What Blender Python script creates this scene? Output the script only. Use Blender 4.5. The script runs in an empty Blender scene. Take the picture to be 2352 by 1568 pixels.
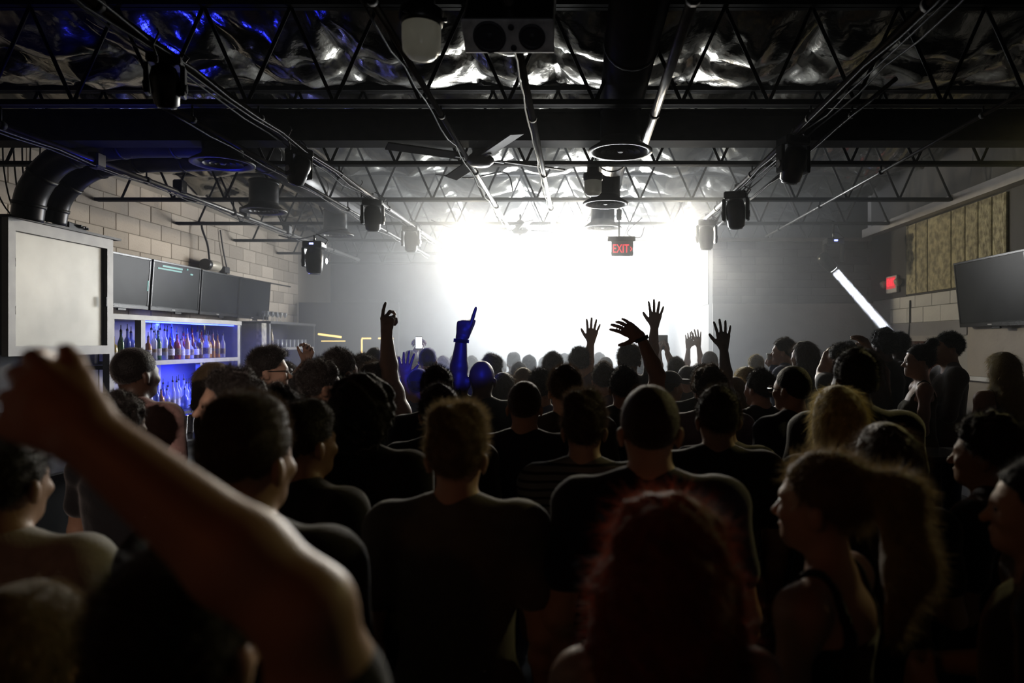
import bpy, math, random
import numpy as np
from mathutils import Vector, Matrix

random.seed(7)
RNG = np.random.default_rng(7)
SC = bpy.context.scene
COL = SC.collection
R = math.radians

# ------------------------------------------------------------------ camera
F_PX, VPX, VPY, CAMZ = 1568.0, 1328.0, 785.0, 1.95
cam_d = bpy.data.cameras.new('camera'); cam = bpy.data.objects.new('camera', cam_d); COL.objects.link(cam)
cam_d.lens = 24.0; cam_d.sensor_width = 36.0
cam_d.shift_x = -(VPX-1176.0)/2352.0; cam_d.shift_y = (VPY-784.0)/2352.0
cam_d.clip_start = 0.05; cam_d.clip_end = 100
cam_d.dof.use_dof = True; cam_d.dof.focus_distance = 5.6; cam_d.dof.aperture_fstop = 1.8
cam.location = (0, 0, CAMZ); cam.rotation_euler = (R(90), 0, 0)
SC.camera = cam

# ------------------------------------------------------------------ view, world
vs = SC.view_settings
vs.view_transform = 'Standard'; vs.look = 'None'; vs.gamma = 1.0; vs.use_curve_mapping = False
vs.exposure = 0.0
SC.cycles.use_denoising = True
SC.cycles.volume_bounces = 0
SC.cycles.max_bounces = 4; SC.cycles.diffuse_bounces = 2; SC.cycles.glossy_bounces = 2; SC.cycles.transmission_bounces = 3; SC.cycles.transparent_max_bounces = 6
SC.cycles.use_adaptive_sampling = True; SC.cycles.adaptive_threshold = 0.06; SC.cycles.adaptive_min_samples = 16
SC.cycles.sample_clamp_indirect = 4.0
SC.cycles.caustics_reflective = False; SC.cycles.caustics_refractive = False
w = bpy.data.worlds.new('world'); SC.world = w; w.use_nodes = True
w.node_tree.nodes['Background'].inputs[0].default_value = (0.0, 0.0, 0.0, 1)

def aim(o, tgt):
    o.rotation_euler = (Vector(tgt)-o.location).to_track_quat('-Z', 'Y').to_euler()

def lamp(name, typ, loc, tgt, power, color=(1, 1, 1), **kw):
    d = bpy.data.lights.new(name, typ); d.energy = power; d.color = color
    for k, v in kw.items(): setattr(d, k, v)
    o = bpy.data.objects.new(name, d); COL.objects.link(o); o.location = loc
    aim(o, tgt); return o

def px(x, y, d):
    """photo pixel at depth d (metres along the room) -> world point"""
    return Vector(((x-VPX)/F_PX*d, d, CAMZ+(VPY-y)/F_PX*d))

# room extents
XL, XR, YB, YF = -5.5, 4.4, -2.6, 15.2
DECK, JOIST = 4.25, 3.55
# stage lights: the bank of white blinders at the back of the stage, the side light, and a fill added for the boards
lamp('stage_blinder_light', 'AREA', (-0.25, 13.9, 3.25), (-0.15, 4.0, 2.9), 500, (0.93, 0.97, 1.0), shape='RECTANGLE', size=2.9, size_y=1.4)
lamp('stage_low_light', 'AREA', (-0.1, 13.6, 2.25), (-0.1, 4.0, 2.4), 150, (0.93, 0.97, 1.0), shape='RECTANGLE', size=3.0, size_y=0.5)
lamp('stage_side_light', 'SPOT', (1.2, 12.2, 3.3), (-5.2, 7.0, 2.6), 800, (1.0, 0.90, 0.74), spot_size=R(48), spot_blend=0.6, shadow_soft_size=0.12)
lamp('board_fill_light', 'SPOT', (-1.6, 11.2, 3.3), (4.4, 8.0, 3.0), 850, (1.0, 0.88, 0.62), spot_size=R(32), spot_blend=0.5, shadow_soft_size=0.1)  # extra spot added to brighten the acoustic boards
# warm rim spots added in the haze raking the crowd's heads
for sx in (-1.5, 0.1, 1.5):
    lamp('added_rim_light', 'SPOT', (sx, 9.9, 3.50), (sx*0.45, 1.8, 1.75), 520, (1.0, 0.92, 0.76), spot_size=R(42), spot_blend=0.6, shadow_soft_size=0.08)
# blue beam fixture on the ceiling behind the viewer
lamp('blue_beam_light', 'SPOT', (1.2, -1.8, 3.0), (-0.92, 5.0, 1.95), 2200, (0.015, 0.03, 1.0), spot_size=R(7), spot_blend=0.35, shadow_soft_size=0.03)
# red-amber fill spot added behind the camera to warm the near arm
lamp('amber_fill_light', 'SPOT', (-1.6, -1.6, 2.9), (-0.5, 1.2, 1.7), 5, (1.0, 0.28, 0.07), spot_size=R(60), spot_blend=0.8, shadow_soft_size=0.15)

# unseen yellow spot added past the right edge, rimming the crowd's hair there
lamp('added_yellow_rim', 'SPOT', (3.7, 5.2, 3.5), (1.15, 2.2, 1.72), 110, (1.0, 0.84, 0.34), spot_size=R(40), spot_blend=0.6, shadow_soft_size=0.06)
# spots added behind the camera to brighten the speaker baffle and pink shirt
lamp('speaker_fill_light', 'SPOT', (0.4, -2.3, 2.3), (-0.3, 3.05, 3.33), 26, (0.9, 0.93, 1.0), spot_size=R(10), spot_blend=0.5, shadow_soft_size=0.05)
lamp('shirt_fill_light', 'SPOT', (-1.0, -2.2, 3.2), (-2.05, 3.4, 1.66), 320, (1.0, 0.74, 0.62), spot_size=R(17), spot_blend=0.3, shadow_soft_size=0.05)

# ------------------------------------------------------------------ object helpers
def tag(o, label=None, cat=None, group=None, kind=None):
    if label: o['label'] = label
    if cat: o['category'] = cat
    if group: o['group'] = group
    if kind: o['kind'] = kind
    return o

def link(name, me, mat=None, parent=None):
    o = bpy.data.objects.new(name, me); COL.objects.link(o)
    if mat is not None and len(me.materials) == 0: me.materials.append(mat)
    elif mat is not None:
        o.material_slots[0].link = 'OBJECT'; o.material_slots[0].material = mat
    if parent is not None: o.parent = parent
    return o

def empty(name, loc=(0, 0, 0), rz=0.0, label=None, cat=None, group=None, kind=None):
    o = bpy.data.objects.new(name, None); COL.objects.link(o)
    o.empty_display_size = 0.1
    o.location = loc; o.rotation_euler = (0, 0, rz)
    return tag(o, label, cat, group, kind)

class MB:
    def __init__(s): s.v = []; s.f = []; s.sm = []
    def add(s, vs_, fs_, smooth=False):
        n = len(s.v); s.v += [tuple(p) for p in vs_]
        for f in fs_: s.f.append(tuple(i+n for i in f)); s.sm.append(smooth)
        return s
    def box(s, c, size, rz=0.0, rot=None, bev=0.0):
        cx, cy, cz = c; hx, hy, hz = size[0]/2, size[1]/2, size[2]/2
        M = rot if rot is not None else Matrix.Rotation(rz, 3, 'Z')
        P = [Vector((x, y, z)) for x in (-hx, hx) for y in (-hy, hy) for z in (-hz, hz)]
        P = [M @ p + Vector(c) for p in P]
        return s.add(P, [(0, 1, 3, 2), (4, 6, 7, 5), (0, 4, 5, 1), (2, 3, 7, 6), (0, 2, 6, 4), (1, 5, 7, 3)])
    def bx(s, x0, x1, y0, y1, z0, z1):
        return s.box(((x0+x1)/2, (y0+y1)/2, (z0+z1)/2), (abs(x1-x0), abs(y1-y0), abs(z1-z0)))
    def rbox(s, c, size, b, rz=0.0, rot=None):
        """box with chamfered edges"""
        hx, hy, hz = size[0]/2, size[1]/2, size[2]/2
        M = rot if rot is not None else Matrix.Rotation(rz, 3, 'Z')
        V = []; ids = {}
        for sx in (-1, 1):
            for sy in (-1, 1):
                for sz in (-1, 1):
                    for a in range(3):
                        q = [sx*(hx-(b if a != 0 else 0)), sy*(hy-(b if a != 1 else 0)), sz*(hz-(b if a != 2 else 0))]
                        ids[(sx, sy, sz, a)] = len(V); V.append(M @ Vector(q) + Vector(c))
        F = []
        for a in range(3):
            o1, o2 = [k for k in range(3) if k != a]
            for sg in (-1, 1):
                cyc = []
                for (p, q) in ((-1, -1), (1, -1), (1, 1), (-1, 1)):
                    k = [0, 0, 0]; k[a] = sg; k[o1] = p; k[o2] = q; cyc.append(ids[(k[0], k[1], k[2], a)])
                F.append(cyc)
        for a in range(3):
            o1, o2 = [k for k in range(3) if k != a]
            for p in (-1, 1):
                for q in (-1, 1):
                    def K(t, ax):
                        k = [0, 0, 0]; k[a] = t; k[o1] = p; k[o2] = q; return ids[(k[0], k[1], k[2], ax)]
                    F.append([K(-1, o1), K(1, o1), K(1, o2), K(-1, o2)])
        for sx in (-1, 1):
            for sy in (-1, 1):
                for sz in (-1, 1): F.append([ids[(sx, sy, sz, a)] for a in range(3)])
        return s.add(V, F)
    def tube(s, pts, r, n=8, caps=True, smooth=True, squash=None):
        pts = [Vector(p) for p in pts]; m = len(pts)
        rs = r if isinstance(r, (list, tuple)) else [r]*m
        V = []; F = []; up = None
        for i, p in enumerate(pts):
            t = (pts[min(i+1, m-1)]-pts[max(i-1, 0)]).normalized()
            if up is None:
                up = Vector((0, 0, 1)) if abs(t.z) < 0.9 else Vector((1, 0, 0))
            a = t.cross(up).normalized(); b = a.cross(t).normalized(); up = b
            for k in range(n):
                th = 2*math.pi*k/n
                V.append(p + a*(math.cos(th)*rs[i]) + b*(math.sin(th)*rs[i]*(squash or 1)))
        for i in range(m-1):
            for k in range(n):
                k2 = (k+1) % n
                F.append((i*n+k, i*n+k2, (i+1)*n+k2, (i+1)*n+k))
        s.add(V, F, smooth)
        if caps:
            nn = len(s.v)-len(V)
            s.f.append(tuple(nn+k for k in range(n))[::-1]); s.sm.append(False)
            s.f.append(tuple(nn+(m-1)*n+k for k in range(n))); s.sm.append(False)
        return s
    def lathe(s, prof, n=20, c=(0, 0, 0), smooth=True, M=None, caps=True):
        V = []; F = []; m = len(prof)
        for (r, z) in prof:
            for k in range(n):
                th = 2*math.pi*k/n; q = Vector((r*math.cos(th), r*math.sin(th), z))
                if M is not None: q = M @ q
                V.append(q+Vector(c))
        for i in range(m-1):
            for k in range(n):
                k2 = (k+1) % n; F.append((i*n+k, i*n+k2, (i+1)*n+k2, (i+1)*n+k))
        if caps:
            F.append(tuple(range(n))[::-1]); F.append(tuple((m-1)*n+k for k in range(n)))
        s.add(V, F, smooth); 
        if caps: s.sm[-1] = s.sm[-2] = False
        return s
    def mesh(s, name='mesh'):
        me = bpy.data.meshes.new(name); me.from_pydata([tuple(v) for v in s.v], [], s.f)
        me.polygons.foreach_set('use_smooth', s.sm); me.update(); return me
    def build(s, name, mat, parent=None):
        return link(name, s.mesh(name), mat, parent)

def copy_tree(o, parent=None):
    c = o.copy(); COL.objects.link(c); c.parent = parent
    for ch in o.children: copy_tree(ch, c)
    return c

# ------------------------------------------------------------------ materials
MATS = {}
def mat(name, col=(0.5, 0.5, 0.5), rough=0.6, metal=0.0, emit=None, estr=0.0, noise=None, bump=None, vary=0.0, spec=0.5, trans=0.0, alpha=None, sheen=0.0, stripes=None):
    """principled material; noise = (scale, other colour, contrast); bump = (scale, strength); vary = per-object brightness change"""
    if name in MATS: return MATS[name]
    m = bpy.data.materials.new(name); m.use_nodes = True; MATS[name] = m
    nt = m.node_tree; b = nt.nodes['Principled BSDF']; L = nt.links.new
    b.inputs['Base Color'].default_value = (*col, 1); b.inputs['Roughness'].default_value = rough
    b.inputs['Metallic'].default_value = metal; b.inputs['Specular IOR Level'].default_value = spec
    if trans: b.inputs['Transmission Weight'].default_value = trans
    if sheen:
        b.inputs['Sheen Weight'].default_value = sheen; b.inputs['Sheen Roughness'].default_value = 0.4
    if emit is not None:
        b.inputs['Emission Color'].default_value = (*emit, 1); b.inputs['Emission Strength'].default_value = estr
    tc = nt.nodes.new('ShaderNodeTexCoord'); src = None
    if noise:
        n = nt.nodes.new('ShaderNodeTexNoise'); n.inputs['Scale'].default_value = noise[0]; n.inputs['Detail'].default_value = 6
        L(tc.outputs['Object'], n.inputs['Vector'])
        r = nt.nodes.new('ShaderNodeValToRGB'); k = noise[2] if len(noise) > 2 else 0.2
        r.color_ramp.elements[0].position = 0.5-k; r.color_ramp.elements[1].position = 0.5+k
        r.color_ramp.elements[0].color = (*col, 1); r.color_ramp.elements[1].color = (*noise[1], 1)
        L(n.outputs['Fac'], r.inputs['Fac']); src = r.outputs['Color']
    if stripes:   # (period in metres along z, other colour, share)
        sx = nt.nodes.new('ShaderNodeSeparateXYZ'); L(tc.outputs['Object'], sx.inputs[0])
        mu = nt.nodes.new('ShaderNodeMath'); mu.operation = 'MULTIPLY'; mu.inputs[1].default_value = 1/stripes[0]; L(sx.outputs['Z'], mu.inputs[0])
        fr = nt.nodes.new('ShaderNodeMath'); fr.operation = 'FRACT'; L(mu.outputs[0], fr.inputs[0])
        gt = nt.nodes.new('ShaderNodeMath'); gt.operation = 'GREATER_THAN'; gt.inputs[1].default_value = stripes[2]; L(fr.outputs[0], gt.inputs[0])
        mx = nt.nodes.new('ShaderNodeMix'); mx.data_type = 'RGBA'; L(gt.outputs[0], mx.inputs['Factor'])
        mx.inputs['A'].default_value = (*stripes[1], 1); mx.inputs['B'].default_value = (*col, 1); src = mx.outputs['Result']
    if vary:
        oi = nt.nodes.new('ShaderNodeObjectInfo'); mr = nt.nodes.new('ShaderNodeMapRange')
        mr.inputs['To Min'].default_value = 1-vary; mr.inputs['To Max'].default_value = 1+vary
        L(oi.outputs['Random'], mr.inputs['Value'])
        hs = nt.nodes.new('ShaderNodeHueSaturation'); L(mr.outputs[0], hs.inputs['Value'])
        if src is not None: L(src, hs.inputs['Color'])
        else: hs.inputs['Color'].default_value = (*col, 1)
        src = hs.outputs['Color']
    if src is not None: L(src, b.inputs['Base Color'])
    if bump:
        n2 = nt.nodes.new('ShaderNodeTexNoise'); n2.inputs['Scale'].default_value = bump[0]; n2.inputs['Detail'].default_value = 5
        L(tc.outputs['Object'], n2.inputs['Vector'])
        bp = nt.nodes.new('ShaderNodeBump'); bp.inputs['Strength'].default_value = bump[1]; bp.inputs['Distance'].default_value = 0.01
        L(n2.outputs['Fac'], bp.inputs['Height']); L(bp.outputs['Normal'], b.inputs['Normal'])
    return m

M_FLOOR = mat('floor_concrete', (0.05, 0.048, 0.045), 0.55, noise=(3, (0.08, 0.075, 0.07)), bump=(25, 0.2))
M_BLOCK = mat('painted_block', (0.68, 0.60, 0.50), 0.8, noise=(1.3, (0.44, 0.37, 0.30), 0.28), bump=(40, 0.5), vary=0.2)
M_MORTAR = mat('block_mortar', (0.40, 0.35, 0.29), 0.9, bump=(60, 0.3))
M_WHITEBLOCK = mat('white_block', (0.55, 0.55, 0.55), 0.7, noise=(4, (0.46, 0.46, 0.47)), bump=(40, 0.25), vary=0.05)
M_WHITEMORTAR = mat('white_mortar', (0.33, 0.33, 0.34), 0.8)
M_GREYWALL = mat('grey_plaster', (0.36, 0.335, 0.315), 0.8, noise=(5, (0.31, 0.29, 0.275)), bump=(30, 0.2))
M_DARKBLOCK = mat('dark_block', (0.125, 0.115, 0.108), 0.75, noise=(6, (0.08, 0.075, 0.07)), bump=(35, 0.4), vary=0.2)
M_DARKMORTAR = mat('dark_mortar', (0.05, 0.046, 0.043), 0.9)
M_BLACKWALL = mat('black_wall', (0.03, 0.028, 0.03), 0.7, noise=(4, (0.018, 0.017, 0.02)))
M_STAGEWALL = mat('stage_wall_grey', (0.16, 0.16, 0.165), 0.8, noise=(3, (0.11, 0.11, 0.115)))
M_DECK = mat('roof_deck_black', (0.015, 0.015, 0.016), 0.6, noise=(5, (0.025, 0.025, 0.026)))
M_STEEL = mat('black_steel', (0.008, 0.008, 0.009), 0.65, 0.0, noise=(9, (0.018, 0.017, 0.016)), spec=0.1)
M_PIPE = mat('grey_pipe', (0.14, 0.137, 0.13), 0.38, 0.6, noise=(6, (0.08, 0.077, 0.073)))
M_CABLE = mat('black_cable', (0.012, 0.012, 0.012), 0.5, noise=(20, (0.02, 0.02, 0.02)))
M_BLACKPL = mat('black_plastic', (0.012, 0.012, 0.013), 0.35, noise=(15, (0.02, 0.02, 0.021)))
M_TRIM = mat('pale_trim', (0.42, 0.39, 0.36), 0.6, noise=(8, (0.35, 0.33, 0.31)))
# ------------------------------------------------------------------ the room
def struct(name, mb, m, parent=None):
    o = mb.build(name, m, parent)
    if parent is None: o['kind'] = 'structure'
    return o

tag(struct('floor', MB().bx(XL-0.3, XR+0.3, YB-0.2, YF+0.3, -0.12, 0), M_FLOOR), 'dark concrete floor under the crowd', 'floor')
PLZ = 0.20
tag(struct('floor_riser', MB().bx(1.72, XR, 4.55, 10.2, 0, PLZ), M_FLOOR), 'low raised floor along the right wall', 'floor')
tag(struct('floor_stage', MB().bx(XL+0.9, 2.0, 11.9, YF, 0, 0.95), mat('stage_black', (0.02, 0.02, 0.022), 0.5, noise=(8, (0.035, 0.035, 0.036)))), 'black stage platform behind the crowd', 'stage')

wl = tag(struct('wall_left', MB().bx(XL-0.25, XL-0.012, YB, YF, -0.1, DECK+0.15), M_MORTAR), 'beige painted concrete block wall behind the bar', 'wall')
wr = tag(struct('wall_right', MB().bx(XR+0.012, XR+0.25, YB, 8.15, -0.1, DECK+0.15).bx(XR+0.012, XR+0.25, 9.55, 10.4, -0.1, DECK+0.15).bx(XR+0.012, XR+0.25, 8.15, 9.55, 2.03, DECK+0.15), M_WHITEMORTAR), 'pale block wall with the lit doorway on the right', 'wall')
wf = tag(struct('wall_far_right', MB().bx(2.01, XR+0.2, 10.2+0.012, 10.5, -0.1, 3.49), M_DARKMORTAR), 'wall facing the camera, dark blocks above grey plaster', 'wall')
tag(struct('wall_stage_right', MB().bx(2.01, 2.3, 10.51, YF, -0.1, 3.49), M_GREYWALL), 'pale side wall running back to the stage', 'wall')
tag(struct('wall_stage_back', MB().bx(XL-0.2, 2.6, YF, YF+0.2, -0.1, DECK+0.15), M_STAGEWALL), 'grey wall behind the glowing stage', 'wall')
tag(struct('wall_behind', MB().bx(XL-0.2, XR+0.2, YB-0.2, YB, -0.1, DECK+0.15), M_BLACKWALL), 'black wall closing the room behind the camera', 'wall')
tag(struct('wall_upper_far', MB().bx(2.3, XR+0.2, 13.0, 13.2, 3.49, DECK+0.15), M_BLACKWALL), 'black wall high above the side room', 'wall')
tag(struct('ceiling', MB().bx(XL-0.3, XR+0.3, YB-0.2, YF+0.3, DECK+0.12, DECK+0.25), M_DECK), 'black roof deck over the whole room', 'ceiling')
tag(struct('ceiling_side_room', MB().bx(2.01, XR+0.2, 10.2, 13.2, 3.44, 3.49), M_BLACKWALL), 'flat black top of the side room', 'ceiling')

def blocks(parent, origin, du, n_normal, u0, u1, z0, z1, bw, bh, m, depth=0.02, gap=0.007, holes=()):
    """running-bond blocks as separate pieces; du = unit direction along the wall"""
    full = {}
    def bmesh_for(wd, ht):
        k = (round(wd, 3), round(ht, 3))
        if k not in full:
            full[k] = MB().rbox((0, 0, 0), (wd-gap, depth, ht-gap), 0.004).mesh('block'); full[k].materials.append(m)
        return full[k]
    row = 0; z = z0; rz = math.atan2(du[1], du[0])
    while z < z1-0.03:
        h = min(bh, z1-z); off = (row % 2)*bw/2; u = u0-off
        while u < u1-0.03:
            a, b = max(u, u0), min(u+bw, u1)
            if b-a > 0.05 and not any(a < H[1] and b > H[0] and z < H[3] and z+h > H[2] for H in holes):
                c = Vector(origin)+Vector(du)*((a+b)/2)+Vector((0, 0, z+h/2))+Vector(n_normal)*(random.uniform(-0.002, 0.003))
                o = bpy.data.objects.new('block', bmesh_for(b-a, h)); COL.objects.link(o); o.parent = parent
                o.location = c; o.rotation_euler = (0, 0, rz)
            u += bw
        z += h; row += 1
# left wall: courses in view above the back bar
blocks(wl, (XL-0.005, 0, 0), (0, 1, 0), (1, 0, 0), 4.6, 13.4, 2.05, 3.90, 0.44, 0.205, M_BLOCK)
# right wall: white blocks above and around the doorway
blocks(wr, (XR+0.005, 0, 0), (0, 1, 0), (-1, 0, 0), 7.86, 9.62, 2.20, 2.56, 0.42, 0.20, M_WHITEBLOCK)
# far right wall: dark blocks above
blocks(wf, (2.01, 10.2+0.005, 0), (1, 0, 0), (0, -1, 0), 0.0, XR-2.01, 2.53, 3.45, 0.42, 0.115, M_DARKBLOCK)
MB().bx(2.01, XR, 10.185, 10.215, -0.05, 2.525).build('plaster_panel', M_GREYWALL, wf)
# trims
def trim(n, mb, m, label): return tag(struct('trim_%d' % n, mb, m), label, 'trim')
trim(1, MB().bx(1.99, XR, 10.16, 10.22, 3.45, 3.50), M_TRIM, 'thin pale capping strip along the top of the far wall')
trim(2, MB().bx(XR-0.16, XR+0.01, 4.4, 10.2, 3.50, 3.62), M_TRIM, 'pale ledge running along the top of the right wall')
trim(3, MB().bx(XR-0.02, XR+0.02, 7.70, 9.95, 2.03, 2.20), mat('lintel_grey', (0.20, 0.20, 0.22), 0.5, noise=(5, (0.16, 0.16, 0.18))), 'grey steel lintel band over the doorway')
tag(struct('wall_right_pier', MB().bx(XR-0.025, XR+0.02, 9.10, 10.2, 2.56, 3.5), M_BLACKWALL), 'black painted strip of wall beside the acoustic boards', 'wall')
tag(struct('wall_right_lower', MB().bx(XR-0.01, XR+0.02, -2.5, 7.70, 0, 2.20), M_GREYWALL), 'plain grey lower wall under the right screen', 'wall')
tag(struct('wall_right_dark', MB().bx(XR-0.02, XR+0.02, -2.5, 6.90, 2.2, 3.5), M_BLACKWALL), 'black upper wall at the right edge', 'wall')

tag(struct('wall_right_top', MB().bx(XR-0.02, XR+0.02, -2.5, 10.2, 3.62, DECK+0.1), M_BLACKWALL), 'black band of wall above the pale ledge on the right', 'wall')
tag(struct('wall_stage_right_upper', MB().bx(2.0, 2.012, 10.51, YF, 2.53, 3.47), M_DARKBLOCK), 'dark upper half of the side wall by the stage', 'wall')
# acoustic boards on the right wall
M_BOARD = mat('acoustic_board', (0.46, 0.42, 0.27), 0.9, noise=(13, (0.20, 0.18, 0.12), 0.14), bump=(24, 0.8), vary=0.08)
ab = empty('acoustic_panel', (XR-0.02, 7.0, 2.56), 0, 'mottled tan acoustic boards with dark gaps, high on the right wall', 'wall panel')
MB().bx(0.002, 0.03, -0.1, 2.1, 0, 0.94).build('backing', M_BLACKWALL, ab)
edges = [-0.06, 0.19, 0.44, 0.69, 0.98, 1.52, 1.81, 2.08]
def board_mesh(wd, ht, seed):
    rg = np.random.default_rng(seed); nu, nv = 12, 24
    v = []; f = []
    for j in range(nv+1):
        for i in range(nu+1):
            e = 0 if i in (0, nu) or j in (0, nv) else 1
            zz = ht*j/nv
            v.append((-0.022-e*(0.004+0.007*rg.random()), wd*i/nu, zz))
    for j in range(nv):
        for i in range(nu):
            a = j*(nu+1)+i; f.append((a, a+nu+1, a+nu+2, a+1))
    n = len(v); v += [(0, 0, 0), (0, wd, 0), (0, wd, ht), (0, 0, ht)]
    f += [(0, nu, n+1, n), (nv*(nu+1), n+3, n+2, nv*(nu+1)+nu)]
    f += [tuple([j*(nu+1) for j in range(nv+1)]+[n+3, n])[::-1], tuple([j*(nu+1)+nu for j in range(nv+1)]+[n+2, n+1])]
    mb = MB(); mb.add(v, f); return mb.mesh('board')
for k in range(len(edges)-1):
    o = link('board', board_mesh(edges[k+1]-edges[k]-0.022, 0.90, k), M_BOARD, ab); o.location = (0, edges[k]+0.011, 0.02)

# doorway on the right wall with its warm passage behind
M_DOORFR = mat('door_frame_paint', (0.30, 0.29, 0.29), 0.45, noise=(8, (0.25, 0.24, 0.24)))
dr = tag(struct('door_1', MB().bx(XR-0.03, XR+0.27, 8.15, 8.22, 0.15, 2.03).bx(XR-0.03, XR+0.27, 9.48, 9.55, 0.15, 2.03).bx(XR-0.03, XR+0.27, 8.22, 9.48, 1.96, 2.03), M_DOORFR), 'open doorway frame with a warm lit passage behind', 'door')
M_PASS = mat('passage_paint', (0.20, 0.09, 0.05), 0.8, noise=(3, (0.15, 0.07, 0.04)))
tag(struct('wall_passage', MB().bx(XR+1.8, XR+1.9, 7.4, 10.3, -0.1, 2.6).bx(XR+0.27, XR+1.9, 7.3, 7.4, -0.1, 2.6).bx(XR+0.27, XR+1.9, 10.3, 10.4, -0.1, 2.6).bx(XR+0.25, XR+1.9, 7.3, 10.4, 2.5, 2.6), M_PASS), 'brown painted passage wall seen through the doorway', 'wall')
tag(struct('floor_passage', MB().bx(XR+0.25, XR+1.9, 7.3, 10.4, 0.0, PLZ), M_FLOOR), 'dark floor of the passage beyond the doorway', 'floor')
pl = empty('passage_lamp', (XR+1.76, 9.2, 2.02), 0, 'small amber bulb lamp on the passage wall', 'lamp')
MB().lathe([(0.045, 0), (0.05, 0.02), (0.02, 0.05)], 14, M=Matrix.Rotation(R(-90), 3, 'Y')).build('mount', M_BLACKPL, pl)
MB().lathe([(0.012, 0.0), (0.03, 0.02), (0.036, 0.05), (0.025, 0.08), (0.005, 0.09)], 14, (-0.04, 0, 0), M=Matrix.Rotation(R(-90), 3, 'Y')).build('bulb', mat('amber_bulb', (1, 0.6, 0.2), 0.4, emit=(1.0, 0.55, 0.15), estr=30, noise=(3, (1, .62, .22))), pl)
pt = bpy.data.lights.new('passage_lamp_light', 'POINT'); pt.energy = 5; pt.color = (1.0, 0.45, 0.16); pt.shadow_soft_size = 0.05
po = bpy.data.objects.new('passage_lamp_light', pt); COL.objects.link(po); po.location = (XR+1.6, 9.2, 2.02)

# ------------------------------------------------------------------ stage: glowing screen and light bank
M_SCREEN = mat('stage_screen_glow', (0.8, 0.85, 0.85), 0.6, emit=(0.85, 0.97, 1.0), estr=1.6, noise=(1.5, (0.7, 0.85, 0.85)))
sc_ = empty('stage_screen', (0, 14.3, 0), 0, 'slanted pale cyan screen glowing at the left of the stage', 'screen')
def quad_slab(P, th):
    mb = MB(); a = [Vector(p) for p in P]; b = [p+Vector((0, th, 0)) for p in a]
    n = len(a)
    mb.add(a+b, [tuple(range(n))[::-1], tuple(range(n, 2*n))]+[(i, (i+1) % n, n+(i+1) % n, n+i) for i in range(n)]); return mb
Pq = [px(1052, 708, 14.3), px(1132, 708, 14.3), px(1172, 590, 14.3), px(1102, 590, 14.3)]
quad_slab([(p.x, 0, p.z) for p in Pq], 0.05).build('screen_face', M_SCREEN, sc_)
MB().tube([(Pq[0].x+0.1, 0.08, 0.95), (Pq[0].x+0.25, 0.08, Pq[2].z-0.2)], 0.03).build('stand', M_STEEL, sc_)
M_BLIND = mat('blinder_glow', (1, 1, 1), 0.5, emit=(0.93, 0.97, 1.0), estr=9.0, noise=(2, (0.95, 0.97, 1)))
bk = empty('stage_light_bank', (0, 14.05, 0), 0, 'dazzling white bank of stage lights blown out at the centre', 'stage light')
MB().bx(-1.9, 1.6, 0.12, 0.2, 2.35, 4.05).build('frame', M_STEEL, bk)
for i in range(6):
    for j in range(3):
        MB().lathe([(0.24, 0), (0.25, 0.03), (0.22, 0.1), (0.1, 0.12)], 16, (-1.6+i*0.58, 0.0, 2.65+j*0.56), M=Matrix.Rotation(R(-90), 3, 'X')).build('lamp', M_BLIND, bk)

sb = empty('added_light_housing', (-0.1, 13.66, 0.95), 0, 'steel housing and stands added behind the low stage light', 'stage light')  # housing added so the low stage light has something to sit on
MB().rbox((0, 0.03, 1.3), (3.1, 0.05, 0.56), 0.01).build('housing', M_STEEL, sb)
for sx in (-1.2, 1.2):
    MB().tube([(sx, 0.03, 0.02), (sx, 0.03, 1.03)], 0.025, 8).build('stand', M_STEEL, sb)
    MB().lathe([(0.2, 0), (0.2, 0.015), (0.03, 0.03)], 18, (sx, 0.03, 0)).build('foot', M_STEEL, sb)
# ------------------------------------------------------------------ haze
def haze(name, x0, x1, y0, y1, z0, z1, dens, g, label):
    m = bpy.data.materials.new(name); m.use_nodes = True; nt = m.node_tree; nt.nodes.clear()
    out = nt.nodes.new('ShaderNodeOutputMaterial'); vsn = nt.nodes.new('ShaderNodeVolumeScatter')
    vsn.inputs['Density'].default_value = dens; vsn.inputs['Anisotropy'].default_value = g
    vsn.inputs['Color'].default_value = (0.92, 0.96, 1.0, 1)
    nt.links.new(vsn.outputs[0], out.inputs['Volume'])
    o = MB().bx(x0, x1, y0, y1, z0, z1).build(name, m)
    return tag(o, label, 'haze', None, 'stuff')
haze('haze', XL+0.02, XR+0.6, 3.6, YF-0.05, 0.02, DECK+0.1, 0.006, 0.35, 'thin stage haze hanging through the whole room')
haze('stage_haze', -4.0, XR+0.5, 6.8, YF-0.06, 0.03, DECK+0.09, 0.085, 0.6, 'thick white haze in front of the glowing stage')
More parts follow.
